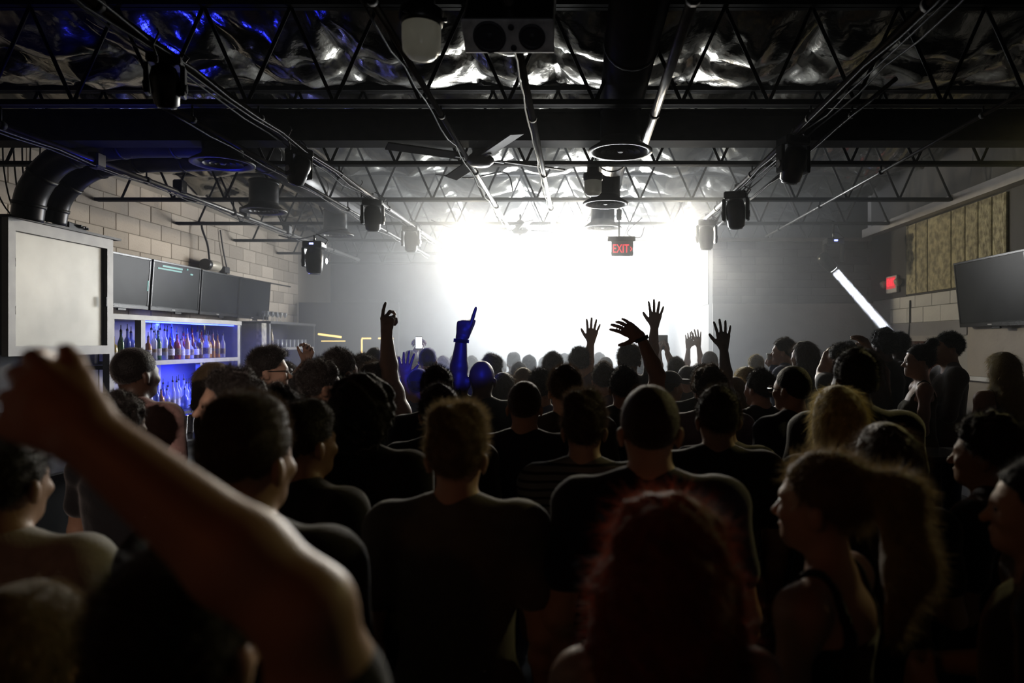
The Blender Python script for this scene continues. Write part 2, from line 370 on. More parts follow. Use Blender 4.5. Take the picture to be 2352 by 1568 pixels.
# ------------------------------------------------------------------ ceiling: insulation, joists, girder
CEIL = bpy.data.objects['ceiling']
M_FOIL = mat('silver_foil', (0.36, 0.35, 0.31), 0.17, 0.95, noise=(5, (0.22, 0.215, 0.19)), bump=(26, 0.3))
JY = [3.07+1.565*k for k in range(8)]
def blanket(y0, y1, seed):
    rg = np.random.default_rng(seed)
    nu, nv = 300, 30
    u = np.linspace(XL+0.02, XR+0.02, nu+1); v = np.linspace(0, 1, nv+1)
    U, V = np.meshgrid(u, v)
    env = np.sin(np.pi*V)**0.7
    pins = np.arange(XL-0.5, XR+1.5, 0.85)+rg.uniform(-0.18, 0.18, size=len(np.arange(XL-0.5, XR+1.5, 0.85)))
    D = np.abs(U[..., None]-pins).min(axis=-1)
    sag = 0.10+0.16*np.clip(D/0.42, 0, 1)**0.7
    Z = DECK+0.06-sag*env
    # a wire across the middle of the bay pulls the blanket up into two rolls
    Z += 0.085*np.exp(-((V-0.47-0.04*np.sin(U*1.7+seed))/0.07)**2)*(0.5+0.5*np.clip(D/0.4, 0, 1))
    # creases running out from the pins
    for p in pins:
        for vp in (0.03, 0.48, 0.97):
            dx = U-p; dy = (V-vp)*(y1-y0); rr = np.hypot(dx, dy)+1e-3; th = np.arctan2(dy, dx)
            n = rg.integers(9, 15)
            Z += 0.026*np.exp(-rr/0.24)*np.sin(n*th+rg.uniform(0, 6))*np.clip(rr/0.05, 0, 1)
    for k in range(10):
        fx, fy = rg.uniform(6, 26)*rg.choice([-1, 1]), rg.uniform(2, 14)
        Z += rg.uniform(0.002, 0.0055)*np.sin(fx*U+fy*V*(y1-y0)+rg.uniform(0, 6))
    Yg = y0+(y1-y0)*V
    P = np.stack([U, Yg, Z], -1).reshape(-1, 3)
    idx = np.arange((nu+1)*(nv+1)).reshape(nv+1, nu+1)
    f = np.stack([idx[:-1, :-1], idx[1:, :-1], idx[1:, 1:], idx[:-1, 1:]], -1).reshape(-1, 4)
    me = bpy.data.meshes.new('insulation_blanket')
    me.from_pydata(P.tolist(), [], f.tolist()); me.polygons.foreach_set('use_smooth', [True]*len(me.polygons)); me.update()
    return me
for k in range(len(JY)):
    y0 = JY[k]+0.03; y1 = y0+1.505
    if y1 > YF: y1 = YF-0.02
    link('insulation_blanket', blanket(y0, y1, 11+k), M_FOIL, CEIL)

nth = ['nearest', 'second', 'third', 'fourth', 'fifth', 'sixth', 'seventh', 'eighth']
bar_me = None
for k, y in enumerate(JY):
    j = empty('roof_joist', (0, y, 0), 0, 'black open-web steel roof joist across the ceiling, %s from the camera' % nth[k], 'joist', 'open-web roof joists')
    for s in (-1, 1):
        MB().bx(XL+0.02, XR-0.02, s*0.022-0.018, s*0.022+0.018, JOIST, JOIST+0.035).build('bottom_chord', M_STEEL, j)
        MB().bx(XL+0.02, XR-0.02, s*0.025-0.02, s*0.025+0.02, DECK-0.03, DECK+0.01).build('top_chord', M_STEEL, j)
    if bar_me is None:
        h = DECK-JOIST-0.03
        bar_me = MB().tube([(-0.15, 0, -h/2), (0.15, 0, h/2)], 0.013, 6).mesh('web_bar'); bar_me.materials.append(M_STEEL)
    n = 32
    for i in range(n):
        o = bpy.data.objects.new('web_bar', bar_me); COL.objects.link(o); o.parent = j
        o.location = (XL+0.3+0.15+i*0.295, 0, (DECK+JOIST)/2)
        o.rotation_euler = (0, 0, 0 if i % 2 == 0 else math.pi)
gd = empty('steel_girder', (0, 5.42, 0), 0, 'wide dark steel beam spanning the ceiling before the diffuser', 'beam')
MB().bx(XL+0.1, XR-0.1, -0.10, 0.10, 3.52, 3.545).build('bottom_flange', M_STEEL, gd)
MB().bx(XL+0.1, XR-0.1, -0.012, 0.012, 3.545, 3.74).build('web', M_STEEL, gd)
MB().bx(XL+0.1, XR-0.1, -0.10, 0.10, 3.74, 3.765).build('top_flange', M_STEEL, gd)

# ------------------------------------------------------------------ pipes running the length of the room
def wavy(x, z, y0, y1, amp, n, seed, dx=0.0):
    rg = random.Random(seed)
    return [(x+dx+rg.uniform(-amp, amp), y0+(y1-y0)*i/n, z+(0 if i % 3 == 0 else rg.uniform(-2.2*amp, 0))) for i in range(n+1)]
def pipe(x, z, y0, y1, r, label, cables=2, seed=0):
    p = empty('lighting_pipe', (0, 0, 0), 0, label, 'pipe', 'pipes along the ceiling')
    MB().tube([(x, y0, z), (x, y1, z)], r, 10).build('tube', M_PIPE, p)
    for y in JY:
        if y0 < y < y1:
            MB().tube([(x, y, z), (x, y, JOIST+0.02)], 0.007, 6).build('hanger_rod', M_STEEL, p)
            MB().lathe([(r+0.008, -0.02), (r+0.008, 0.02)], 10, (x, y, z), M=Matrix.Rotation(R(90), 3, 'X')).build('clamp', M_STEEL, p)
    for c in range(cables):
        MB().tube(wavy(x, z-r-0.004, y0, y1, 0.012, 26, seed*7+c, dx=(-0.025+0.05*c)), 0.006, 5).build('cable', M_CABLE, p)
    return p
PZ = 3.47
pipe(-3.92, 3.42, 3.0, 12.2, 0.024, 'grey pipe nearest the bar wall carrying small clip lights', 2, 1)
pipe(-2.62, 3.46, 4.3, 12.0, 0.016, 'thin conduit between the two left lighting pipes', 1, 2)
pipe(-2.17, PZ, 2.6, 12.4, 0.028, 'long grey lighting pipe carrying the row of left moving heads', 3, 3)
pipe(-0.93, PZ+0.02, 3.0, 9.6, 0.018, 'pair of thin conduits left of the ceiling fans', 1, 4)
pipe(-0.31, PZ, 2.9, 9.3, 0.022, 'narrow pipe down the middle of the ceiling behind the speaker', 1, 5)
pipe(0.52, PZ+0.03, 2.6, 5.6, 0.030, 'short thick pipe right of the big air duct', 0, 6)
pipe(1.58, PZ, 2.6, 12.0, 0.028, 'long grey lighting pipe carrying the right moving heads', 3, 7)
pipe(1.86, PZ+0.02, 4.0, 11.5, 0.014, 'thin conduit just right of the right lighting pipe', 1, 8)
pipe(2.75, PZ+0.02, 3.2, 10.0, 0.014, 'faint conduit high above the right wall', 0, 9)

# ------------------------------------------------------------------ ducts and diffusers
M_DUCT = mat('black_duct', (0.028, 0.028, 0.032), 0.35, 0.5, noise=(6, (0.05, 0.05, 0.055)), bump=(9, 0.15))
M_RING = mat('diffuser_ring', (0.10, 0.10, 0.10), 0.4, 0.4, noise=(9, (0.07, 0.07, 0.07)))
def diffuser(x, y, zb, rd, label):
    t = empty('air_diffuser', (x, y, zb), 0, label, 'air vent', 'round ceiling diffusers')
    MB().tube([(0, 0, 0.06), (0, 0, 3.70-zb)], 0.15, 20, caps=False).build('drop_duct', M_DUCT, t)
    MB().lathe([(0.15, 0.10), (0.155, 0.07), (rd, 0.015), (rd, 0.0), (rd-0.03, 0.0), (rd-0.05, 0.03)], 28, caps=False).build('outer_cone', M_RING, t)
    for k, (r0, r1) in enumerate(((0.62, 0.5), (0.42, 0.3), (0.24, 0.12))):
        MB().lathe([(rd*r0, 0.0), (rd*r0, 0.006), (rd*r1, 0.05), (rd*r1-0.004, 0.045)], 24, caps=False).build('inner_ring', M_RING, t)
    MB().lathe([(0.02, 0.0), (0.03, 0.02), (0.01, 0.05)], 12).build('hub', M_RING, t)
    MB().lathe([(0.152, 0.30), (0.158, 0.31), (0.158, 0.33), (0.152, 0.34)], 20, caps=False).build('seam_band', M_DUCT, t)
    return t
for (qx, qy, lab) in ((1425, 350, 'round diffuser on a thick black drop duct, nearest of the centre row'), (1391, 470, 'round diffuser below the glass jar lamp, middle of the centre row'), (1384, 524, 'round diffuser in the glare beside the hanging exit sign'),
                      (512, 378, 'large round diffuser at the end of the two black ducts on the left'), (606, 486, 'round diffuser hanging over the bar screens'), (770, 541, 'hazy round diffuser above the far end of the bar')):
    d = 1.42*F_PX/(VPY-qy); P = px(qx, qy, d); diffuser(P.x, P.y, P.z, 0.24, lab)
tr = empty('air_duct', (0, 0, 0), 0, 'long black round air duct running above the centre diffusers', 'duct')
MB().tube([(0.33, 2.4, 3.79), (0.33, 9.0, 3.79)], 0.165, 20).build('trunk', M_DUCT, tr)
for y in (3.0, 4.2, 5.6, 6.7, 7.9): MB().lathe([(0.167, -0.02), (0.175, -0.01), (0.175, 0.01), (0.167, 0.02)], 20, (0.33, y, 3.79), M=Matrix.Rotation(R(90), 3, 'X'), caps=False).build('joint_band', M_DUCT, tr)
tr2 = empty('air_duct', (0, 0, 0), 0, 'long black round air duct above the left diffusers', 'duct')
MB().tube([(-3.07, 5.6, 3.79), (-3.2, 9.6, 3.79)], 0.155, 18).build('trunk', M_DUCT, tr2)
for y in (5.8, 6.8, 8.2): MB().lathe([(0.157, -0.02), (0.165, -0.01), (0.165, 0.01), (0.157, 0.02)], 18, (-3.05-(y-4.6)*0.03, y, 3.79), M=Matrix.Rotation(R(90), 3, 'X'), caps=False).build('joint_band', M_DUCT, tr2)
# two fat black hoses bending down onto the steel cabinet
def smooth_path(P, n=8):
    P = [Vector(p) for p in P]; out = []
    Q = [P[0]]+P+[P[-1]]
    for i in range(1, len(Q)-2):
        for k in range(n):
            t = k/n; a, b, c, d = Q[i-1], Q[i], Q[i+1], Q[i+2]
            out.append(0.5*((2*b)+(c-a)*t+(2*a-5*b+4*c-d)*t*t+(3*b-a-3*c+d)*t**3))
    out.append(P[-1]); return out
for (pts, r, lab) in (([px(62, 505, 5.72), px(78, 435, 5.72), px(140, 365, 5.72), px(260, 335, 5.72), px(400, 330, 5.72), px(545, 332, 5.72)], 0.115, 'fat black hose bending down to the steel cabinet, outer of two'),
                      ([px(122, 512, 6.1), px(140, 450, 6.1), px(205, 392, 6.1), px(300, 372, 6.1), px(420, 368, 6.1), px(540, 366, 6.1)], 0.10, 'fat black hose bending down to the steel cabinet, inner of two')):
    t = empty('duct_hose', (0, 0, 0), 0, lab, 'duct', 'black hoses over the cabinet')
    path = smooth_path(pts, 8)
    MB().tube(path, r, 16).build('hose', M_DUCT, t)
    for k in range(4, len(path)-2, 7):
        MB().tube([path[k], path[k]+(path[k+1]-path[k]).normalized()*0.03], r+0.007, 16).build('band', M_CABLE, t)

# ------------------------------------------------------------------ stage fixtures on the pipes
M_CHROME = mat('chrome_trim', (0.75, 0.75, 0.75), 0.18, 1.0, noise=(10, (0.65, 0.65, 0.65)))
M_LENS = mat('lens_glass', (0.05, 0.05, 0.06), 0.08, 0.0, noise=(8, (0.07, 0.07, 0.08)), spec=0.9)
def moving_head(x, y, z, rz, tilt, label, s=1.0, led=None):
    t = empty('moving_head', (x, y, z), rz, label, 'stage light', 'moving head lights'); t.scale = (s, s, s)
    MB().tube([(0, 0, 0.0), (0, 0, 0.07)], 0.012, 8).build('clamp', M_CHROME, t)
    MB().rbox((0, 0, -0.035), (0.20, 0.16, 0.07), 0.012).build('base', M_BLACKPL, t)
    for sx in (-1, 1):
        MB().rbox((sx*0.105, 0, -0.16), (0.028, 0.09, 0.20), 0.008).build('yoke_arm', M_BLACKPL, t)
        MB().lathe([(0.03, 0), (0.03, 0.008)], 12, (sx*0.119, 0, -0.20), M=Matrix.Rotation(R(90*sx), 3, 'Y')).build('pivot_cap', M_CHROME, t)
    Mt = Matrix.Rotation(R(tilt), 3, 'X')
    hd = MB().lathe([(0.05, -0.13), (0.075, -0.11), (0.085, -0.03), (0.088, 0.06), (0.07, 0.12), (0.03, 0.14)], 18, (0, 0, -0.2), M=Mt).build('head', M_BLACKPL, t)
    MB().lathe([(0.0, -0.133), (0.045, -0.133), (0.045, -0.128)], 18, (0, 0, -0.2), M=Mt).build('lens', M_LENS, hd)
    MB().lathe([(0.052, -0.131), (0.056, -0.135), (0.06, -0.128)], 18, (0, 0, -0.2), M=Mt, caps=False).build('bezel', M_CHROME, hd)
    MB().tube([(0.07, 0.05, -0.06), (0.13, 0.03, 0.02), (0.06, 0.0, 0.06), (0.02, 0, 0.08)], 0.006, 5).build('cable', M_CABLE, t)
    if led: MB().box((0.0, -0.083, -0.03), (0.04, 0.006, 0.018)).build('display', mat('blue_display', (0.1, 0.1, 0.5), 0.4, emit=(0.25, 0.3, 1.0), estr=5, noise=(5, (.12, .12, .5))), t)
    return t
for (qx, qy, xx, zz, rz, tl, lab, s, led) in (
        (380, 70, -2.17, 3.44, 20, 25, 'moving head high in the top left corner, nearest of the left row', 0.8, 0),
        (687, 290, -2.17, 3.44, 60, 30, 'moving head second along the left pipe', 0.85, 0),
        (856, 415, -2.17, 3.44, 10, 10, 'moving head third along the left pipe, in front of the haze', 1.0, 0),
        (944, 486, -2.17, 3.44, 0, 5, 'moving head furthest along the left pipe against the glow', 1.0, 0),
        (1690, 392, 1.58, 3.44, -20, 15, 'moving head nearer on the right pipe beside foil glints', 1.1, 0),
        (1622, 474, 1.58, 3.44, 0, 8, 'moving head further along the right pipe at the glow edge', 1.1, 0),
        (1822, 235, 1.58, 3.44, 15, 25, 'dark moving head high on the right pipe', 1.0, 0)):
    d = abs(xx)*F_PX/abs(qx-VPX); zc = CAMZ+(VPY-qy)/F_PX*d
    moving_head(xx, d, min(3.45, zc+0.2), R(rz), tl, lab, s, led)
# safety-cable clips hanging in loops from the left row
P = px(722, 555, 7.4); moving_head(P.x, P.y, P.z+0.0, 0, 0, 'moving head with a blue display hanging over the bar end', 1.05, True)
MB().tube([(P.x, P.y, P.z+0.06), (P.x, P.y, JOIST+0.02)], 0.014, 8).build('drop_rod', M_STEEL, [o for o in bpy.data.objects if o.get('label') == 'moving head with a blue display hanging over the bar end'][0])
_m = [o for o in bpy.data.objects if o.get('label') == 'moving head with a blue display hanging over the bar end'][0]
_r = _m.children[-1]; _r.matrix_parent_inverse = Matrix.LocRotScale(_m.location, None, _m.scale).inverted()
# the beam head on the far right and its hard white beam
BP = px(1914, 560, 9.33); BS = px(1916, 620, 9.33)
bh = moving_head(BP.x, BP.y, BP.z+0.07, 0, 0, 'moving head on the far wall throwing a hard white beam', 1.2, True)
BT = px(2062, 786, 9.33)
bdir = (Vector((BT.x, BT.y, BT.z))-BS).normalized()
q = bdir.to_track_quat('-Z', 'Y').to_matrix()
for ch in list(bh.children):
    if ch.name.startswith('head'):
        for g in list(ch.children): bpy.data.objects.remove(g)
        bpy.data.objects.remove(ch)
hc = BS-bdir*0.16
hh = MB().lathe([(0.055, -0.15), (0.08, -0.13), (0.09, 0.0), (0.09, 0.08), (0.05, 0.13)], 18, M=q).build('head', M_BLACKPL, bh)
hh.matrix_parent_inverse = Matrix.LocRotScale(bh.location, None, bh.scale).inverted(); hh.location = hc
ln = MB().lathe([(0.002, -0.152), (0.052, -0.152), (0.052, -0.148)], 18, M=q).build('lens', mat('lit_lens', (1, 1, 1), 0.3, emit=(0.9, 0.95, 1.0), estr=14, noise=(3, (1, 1, 1))), hh)
MB().tube([(BP.x, BP.y, BP.z+0.15), (BP.x, BP.y, 3.6)], 0.015, 8).build('drop_rod', M_STEEL, bh).matrix_parent_inverse = Matrix.LocRotScale(bh.location, None, bh.scale).inverted()
bm = lamp('beam_light', 'AREA', BS+bdir*0.03, BT, 90, (0.88, 0.92, 1.0), shape='DISK', size=0.11, spread=R(3))
# small clip lights on the pipe by the bar wall
for (qx, qy, lab) in ((413, 428, 'small black clip light over the bar, nearest of three'), (562, 488, 'small black clip light over the bar, middle of three'), (660, 528, 'small black clip light over the bar, furthest of three'), (222, 368, 'small clip light beside the black hoses')):
    d = 3.92*F_PX/(VPX-qx); z = CAMZ+(VPY-qy)/F_PX*d
    t = empty('clip_light', (-3.92, d, 3.42), 0, lab, 'spotlight', 'clip lights over the bar')
    MB().tube([(0, 0, 0), (0, 0, z-3.42+0.05)], 0.008, 6).build('stem', M_STEEL, t)
    MB().rbox((0, 0, z-3.42), (0.09, 0.11, 0.12), 0.012).build('housing', M_BLACKPL, t)
    MB().bx(-0.035, 0.035, -0.04, 0.04, z-3.42-0.068, z-3.42-0.06).build('lens', M_LENS, t)
# short tags hanging from safety wires
for k, (qx, qy, xx) in enumerate(((351, 112, -2.10), (660, 322, -2.12), (752, 385, -2.65), (826, 437, -2.2))):
    d = abs(xx)*F_PX/abs(qx-VPX); P = px(qx, qy, d); 
    t = empty('safety_wire', (P.x, P.y, P.z), 0, 'loose wire end dangling from the left pipe, %s along' % nth[k], 'wire', 'dangling wire ends')
    MB().tube([(0.02, 0, -0.04), (0.0, 0, 0.02), (0.03, 0, 0.08), (0.02, 0, max(0.1, 3.44-P.z))], 0.005, 5).build('wire', M_PIPE, t)
    MB().rbox((0.02, 0, -0.05), (0.012, 0.012, 0.035), 0.003).build('plug', M_PIPE, t)

# ------------------------------------------------------------------ ceiling fans
M_FAN = mat('fan_brown', (0.05, 0.045, 0.045), 0.35, 0.2, noise=(8, (0.08, 0.07, 0.065)))
M_BLADE = mat('fan_blade', (0.035, 0.032, 0.03), 0.6, noise=(5, (0.05, 0.045, 0.04)), spec=0.2)
def fan(qx, qy, d, rz, lab, blades=4, L=0.62):
    P = px(qx, qy, d); t = empty('ceiling_fan', (P.x, P.y, P.z), R(rz), lab, 'ceiling fan', 'ceiling fans')
    MB().lathe([(0.02, -0.035), (0.08, -0.03), (0.115, 0.0), (0.115, 0.03), (0.07, 0.07), (0.05, 0.16), (0.03, 0.17)], 22).build('motor', M_FAN, t)
    top = JOIST+0.05-P.z
    MB().tube([(0, 0, 0.15), (0, 0, max(0.25, top))], 0.016, 8).build('rod', M_STEEL, t)
    MB().lathe([(0.02, top-0.16), (0.075, top-0.02), (0.075, top)], 16).build('canopy', M_FAN, t)
    for k in range(blades):
        a = 2*math.pi*k/blades+0.15; Mz = Matrix.Rotation(a, 3, 'Z') @ Matrix.Rotation(R(12), 3, 'X')
        b = MB().rbox((0, 0, 0), (L, 0.12, 0.012), 0.004, rot=Mz).build('blade', M_BLADE, t); b.location = (math.cos(a)*(0.16+L/2), math.sin(a)*(0.16+L/2), 0.03)
        ir = MB().rbox((0, 0, 0), (0.14, 0.035, 0.01), 0.003, rot=Matrix.Rotation(a, 3, 'Z')).build('bracket', M_FAN, t); ir.location = (math.cos(a)*0.15, math.sin(a)*0.15, 0.02)
fan(1103, 372, 5.75, 20, 'dark ceiling fan nearer the camera, left of the big duct')
fan(1195, 533, 9.6, 5, 'ceiling fan silhouetted against the white glare')

# ------------------------------------------------------------------ hanging speaker, jar lamps
M_BAFFLE = mat('speaker_baffle', (0.62, 0.62, 0.63), 0.6, noise=(12, (0.24, 0.24, 0.25)))
M_CONE = mat('speaker_cone', (0.02, 0.02, 0.03), 0.6, noise=(14, (0.03, 0.03, 0.04)))
sp = empty('hanging_speaker', tuple(px(1168, 84, 3.05)), 0, 'black two-driver loudspeaker with a pale baffle hanging from the ceiling', 'speaker')
tl = Matrix.Rotation(R(52), 3, 'X')     # baffle looks down and towards the camera
MB().rbox(tl @ Vector((0, 0.17, 0.0)), (0.40, 0.32, 0.15), 0.012, rot=tl).build('cabinet', M_BLACKPL, sp)
MB().rbox(tl @ Vector((0, 0.004, 0.0)), (0.405, 0.012, 0.155), 0.004, rot=tl).build('baffle', M_BAFFLE, sp)
for (x, r) in ((-0.085, 0.066), (0.105, 0.052)):
    Mx = tl @ Matrix.Rotation(R(90), 3, 'X')
    MB().lathe([(r+0.008, 0.0), (r+0.006, 0.006), (r-0.006, 0.006), (r-0.01, -0.004), (r*0.45, -0.012), (r*0.3, 0.0), (0.002, 0.006)], 26, tl @ Vector((x, -0.004, 0)), M=Mx).build('driver', M_CONE, sp)
for (x, z) in ((0.015, 0.045), (0.02, -0.05)):
    MB().lathe([(0.014, 0), (0.014, 0.003), (0.002, 0.001)], 14, tl @ Vector((x, -0.003, z)), M=tl @ Matrix.Rotation(R(90), 3, 'X')).build('port', M_CONE, sp)
for s in (-1, 1): MB().tube([(s*0.17, 0.14, 0.1), (s*0.17, 0.14, 0.42)], 0.006, 6).build('bracket', M_STEEL, sp)
MB().rbox((0, 0.26, 0.40), (0.40, 0.30, 0.26), 0.02).build('upper_cabinet', M_BLACKPL, sp)

M_JAR = mat('jar_glass', (0.62, 0.63, 0.60), 0.25, noise=(4, (0.5, 0.5, 0.46)), spec=0.8)
def jar(qx, qy, d, s, lab):
    P = px(qx, qy, d); t = empty('jar_lamp', tuple(P), 0, lab, 'lamp', 'glass jar lamps'); t.scale = (s, s, s)
    MB().lathe([(0.03, -0.085), (0.06, -0.078), (0.082, -0.05), (0.086, 0.0), (0.086, 0.06), (0.07, 0.075)], 24).build('glass', M_JAR, t)
    MB().lathe([(0.09, 0.06), (0.096, 0.08), (0.096, 0.13), (0.06, 0.15), (0.06, 0.22), (0.02, 0.24)], 24).build('cap', M_BLACKPL, t)
    for k in range(3):
        a = k*2.1; MB().tube([(0.095*math.cos(a), 0.095*math.sin(a), 0.09), (0.115*math.cos(a), 0.115*math.sin(a), 0.09)], 0.01, 6).build('lug', M_BLACKPL, t)
    MB().tube([(0, 0, 0.23), (0, 0, (JOIST-P.z)/s+0.02)], 0.012, 8).build('stem', M_STEEL, t)
jar(968, 92, 3.0, 0.98, 'unlit glass jar lamp left of the hanging speaker')
jar(1362, 430, 6.35, 0.95, 'unlit glass jar lamp below the foil, beside the big duct')

# ------------------------------------------------------------------ exit signs
M_RED = mat('exit_red', (0.8, 0.05, 0.06), 0.4, emit=(1.0, 0.03, 0.06), estr=1.5, noise=(5, (0.75, 0.05, 0.05)))
M_SIGNF = mat('sign_face_grey', (0.55, 0.55, 0.55), 0.5, noise=(8, (0.48, 0.48, 0.48)))
def text_mesh(s, size, depth=0.002):
    c = bpy.data.curves.new('lettering', 'FONT'); c.body = s; c.size = size; c.align_x = 'CENTER'; c.align_y = 'CENTER'; c.extrude = depth; c.offset = 0.0
    o = bpy.data.objects.new('lettering', c); COL.objects.link(o)
    bpy.context.view_layer.update()
    me = bpy.data.meshes.new_from_object(o.evaluated_get(bpy.context.evaluated_depsgraph_get()))
    bpy.data.objects.remove(o); bpy.data.curves.remove(c); return me
ES = px(1428, 566, 7.765)
es = empty('exit_sign', tuple(ES), 0, 'red EXIT sign hanging from a rod before the white glare', 'exit sign')
MB().rbox((0.005, 0, -0.025), (0.25, 0.03, 0.17), 0.006).build('face_plate', mat('sign_black', (0.03, 0.02, 0.025), 0.4, noise=(9, (0.05, 0.03, 0.035))), es)
MB().rbox((-0.005, 0, 0.085), (0.32, 0.055, 0.06), 0.008).build('housing', M_BLACKPL, es)
t_ = link('lettering', text_mesh('EXIT', 0.115), M_RED, es); t_.location = (-0.012, -0.018, -0.03); t_.rotation_euler = (R(90), 0, 0); t_.scale = (0.80, 1.2, 1)
ch = MB(); ch.add([(0.098, -0.0185, 0.0), (0.118, -0.0185, -0.03), (0.098, -0.0185, -0.06), (0.098, -0.0185, -0.045), (0.108, -0.0185, -0.03), (0.098, -0.0185, -0.015)], [(0, 5, 4, 1), (1, 4, 3, 2)]); ch.build('arrow', M_RED, es)
MB().tube([(-0.03, 0, 0.11), (-0.03, 0, JOIST-ES.z+0.1)], 0.01, 8).build('rod', M_STEEL, es)
MB().lathe([(0.03, 0.30), (0.03, 0.42)], 12, (-0.03, 0, 0)).build('junction_box', M_STEEL, es)
E2 = Vector((XR-0.06, 9.42, CAMZ+(VPY-653)/F_PX*9.42))
e2 = empty('exit_sign', tuple(E2), R(-90), 'small red EXIT sign with emergency lamp heads on the right wall', 'exit sign')
MB().rbox((0, 0, 0), (0.31, 0.05, 0.235), 0.01).build('housing', M_SIGNF, e2)
MB().rbox((0, -0.026, 0.02), (0.27, 0.006, 0.16), 0.002).build('face_plate', mat('sign_red_face', (0.5, 0.1, 0.1), 0.4, emit=(1, 0.05, 0.08), estr=0.5, noise=(9, (0.5, 0.1, 0.1))), e2)
t2 = link('lettering', text_mesh('EXIT', 0.13), M_RED, e2); t2.location = (0, -0.032, 0.02); t2.rotation_euler = (R(90), 0, 0); t2.scale = (0.85, 1.1, 1)
for s in (-1, 1):
    MB().lathe([(0.02, -0.05), (0.05, -0.04), (0.055, 0.0), (0.03, 0.04)], 16, (s*0.21, -0.02, 0.02), M=Matrix.Rotation(R(-60), 3, 'X')).build('lamp_head', mat('tan_plastic', (0.4, 0.36, 0.3), 0.4, noise=(7, (0.36, 0.32, 0.27))), e2)
cb = tag(MB().tube([(XR-0.012, 9.02, 2.50), (XR-0.02, 9.02, 2.20), (XR-0.03, 9.03, 2.06), (XR-0.03, 9.03, 1.98)], 0.012, 6).build('wall_conduit', M_CABLE), 'thin black conduit dropping beside the exit sign to the door', 'cable')

# loose cables slung between joists in the middle
for k, (pts, lab) in enumerate((([px(1000, 400, 7.4), px(1080, 408, 7.4), px(1160, 396, 7.4), px(1178, 440, 7.4)], 'sagging black cable looped left of the middle pipe'),
                               ([px(700, 300, 6.3), px(860, 318, 6.3), px(1000, 322, 6.3), px(1140, 316, 6.3)], 'thin cable slung along the ceiling left of the fan'),
                               ([px(990, 505, 9.2), px(1040, 523, 9.2), px(1090, 515, 9.2)], 'fine cable drooping in the haze above the stage'),
                               ([px(640, 540, 8.6), px(690, 548, 8.6), px(760, 530, 8.6), px(800, 528, 8.6)], 'cable linking the lamps over the far bar'),
                               ([px(1480, 520, 8.6), px(1470, 545, 8.6), px(1440, 535, 8.6), px(1475, 500, 8.6)], 'pale cable loop hanging beside the hanging exit sign'))):
    tag(MB().tube(smooth_path(pts, 6), 0.008, 6).build('ceiling_cable', M_CABLE), lab, 'cable', 'loose ceiling cables')
# ------------------------------------------------------------------ the bar along the left wall
M_SSTEEL = mat('brushed_panel', (0.30, 0.29, 0.26), 0.46, 0.38, noise=(2.0, (0.21, 0.205, 0.185)), bump=(12, 0.08))
M_FRAME = mat('grey_frame', (0.33, 0.32, 0.31), 0.5, 0.2, noise=(7, (0.26, 0.255, 0.25)))
M_DARKCAB = mat('dark_cabinet', (0.03, 0.03, 0.034), 0.5, noise=(6, (0.045, 0.045, 0.05)))
M_BACKP = mat('back_panel', (0.42, 0.42, 0.44), 0.5, noise=(4, (0.36, 0.36, 0.38)))

XF = -4.72
cb = empty('steel_cabinet', (XF, 5.63, 1.83), 0, 'big brushed steel wall cabinet lit by the stage, left of the screens', 'cabinet')
Wc, Hc = 1.27, 1.15
MB().bx(-0.76, -0.035, 0.01, Wc-0.01, 0.01, Hc-0.01).build('body', M_DARKCAB, cb)
MB().bx(-0.035, -0.02, 0.06, Wc-0.075, 0.08, Hc-0.08).build('door_panel', M_SSTEEL, cb)
MB().bx(-0.035, 0.02, 0.0, 0.075, 0, Hc).build('stile', M_FRAME, cb); MB().bx(-0.035, 0.02, Wc-0.085, Wc, 0, Hc).build('stile', M_FRAME, cb)
MB().bx(-0.035, 0.02, 0.075, Wc-0.085, Hc-0.10, Hc).build('rail', M_FRAME, cb); MB().bx(-0.035, 0.02, 0.075, Wc-0.085, 0.0, 0.085).build('rail', M_FRAME, cb)
MB().bx(-0.76, 0.05, -0.02, Wc+0.08, Hc, Hc+0.022).build('top_board', M_DARKCAB, cb)
for z in (0.35, 0.75): MB().tube([(0.012, 0.072, z), (0.012, 0.072, z+0.07)], 0.009, 8).build('hinge', M_FRAME, cb)
MB().rbox((0.03, Wc-0.12, 0.52), (0.02, 0.02, 0.10), 0.004).build('handle', M_DARKCAB, cb)
# things on top of the cabinet
tp = empty('power_strip', (XF-0.12, 6.50, 3.004), R(12), 'black power strip with silver plugs on top of the cabinet', 'power strip')
MB().rbox((0, 0, 0.035), (0.14, 0.34, 0.07), 0.01).build('case', M_BLACKPL, tp)
for k in range(4): MB().rbox((0.085, -0.02+0.045*k, 0.05-0.008*(k % 2)), (0.05, 0.025, 0.02), 0.004).build('plug', M_CHROME, tp)
for k in range(6):
    y = 6.12+0.06*k; 
    tag(MB().tube(smooth_path([(XL+0.25+0.04*k, y, 3.95), (XL+0.22+0.05*k, y+0.04*math.sin(k), 3.55), (XL+0.30+0.03*k, y+0.05, 3.2), (XL+0.45, y+0.08, 3.012)], 6), 0.007, 5).build('hanging_cable', M_CABLE), 'thin black cable hanging behind the hoses, %s from the left' % nth[k], 'cable', 'cables over the cabinet')

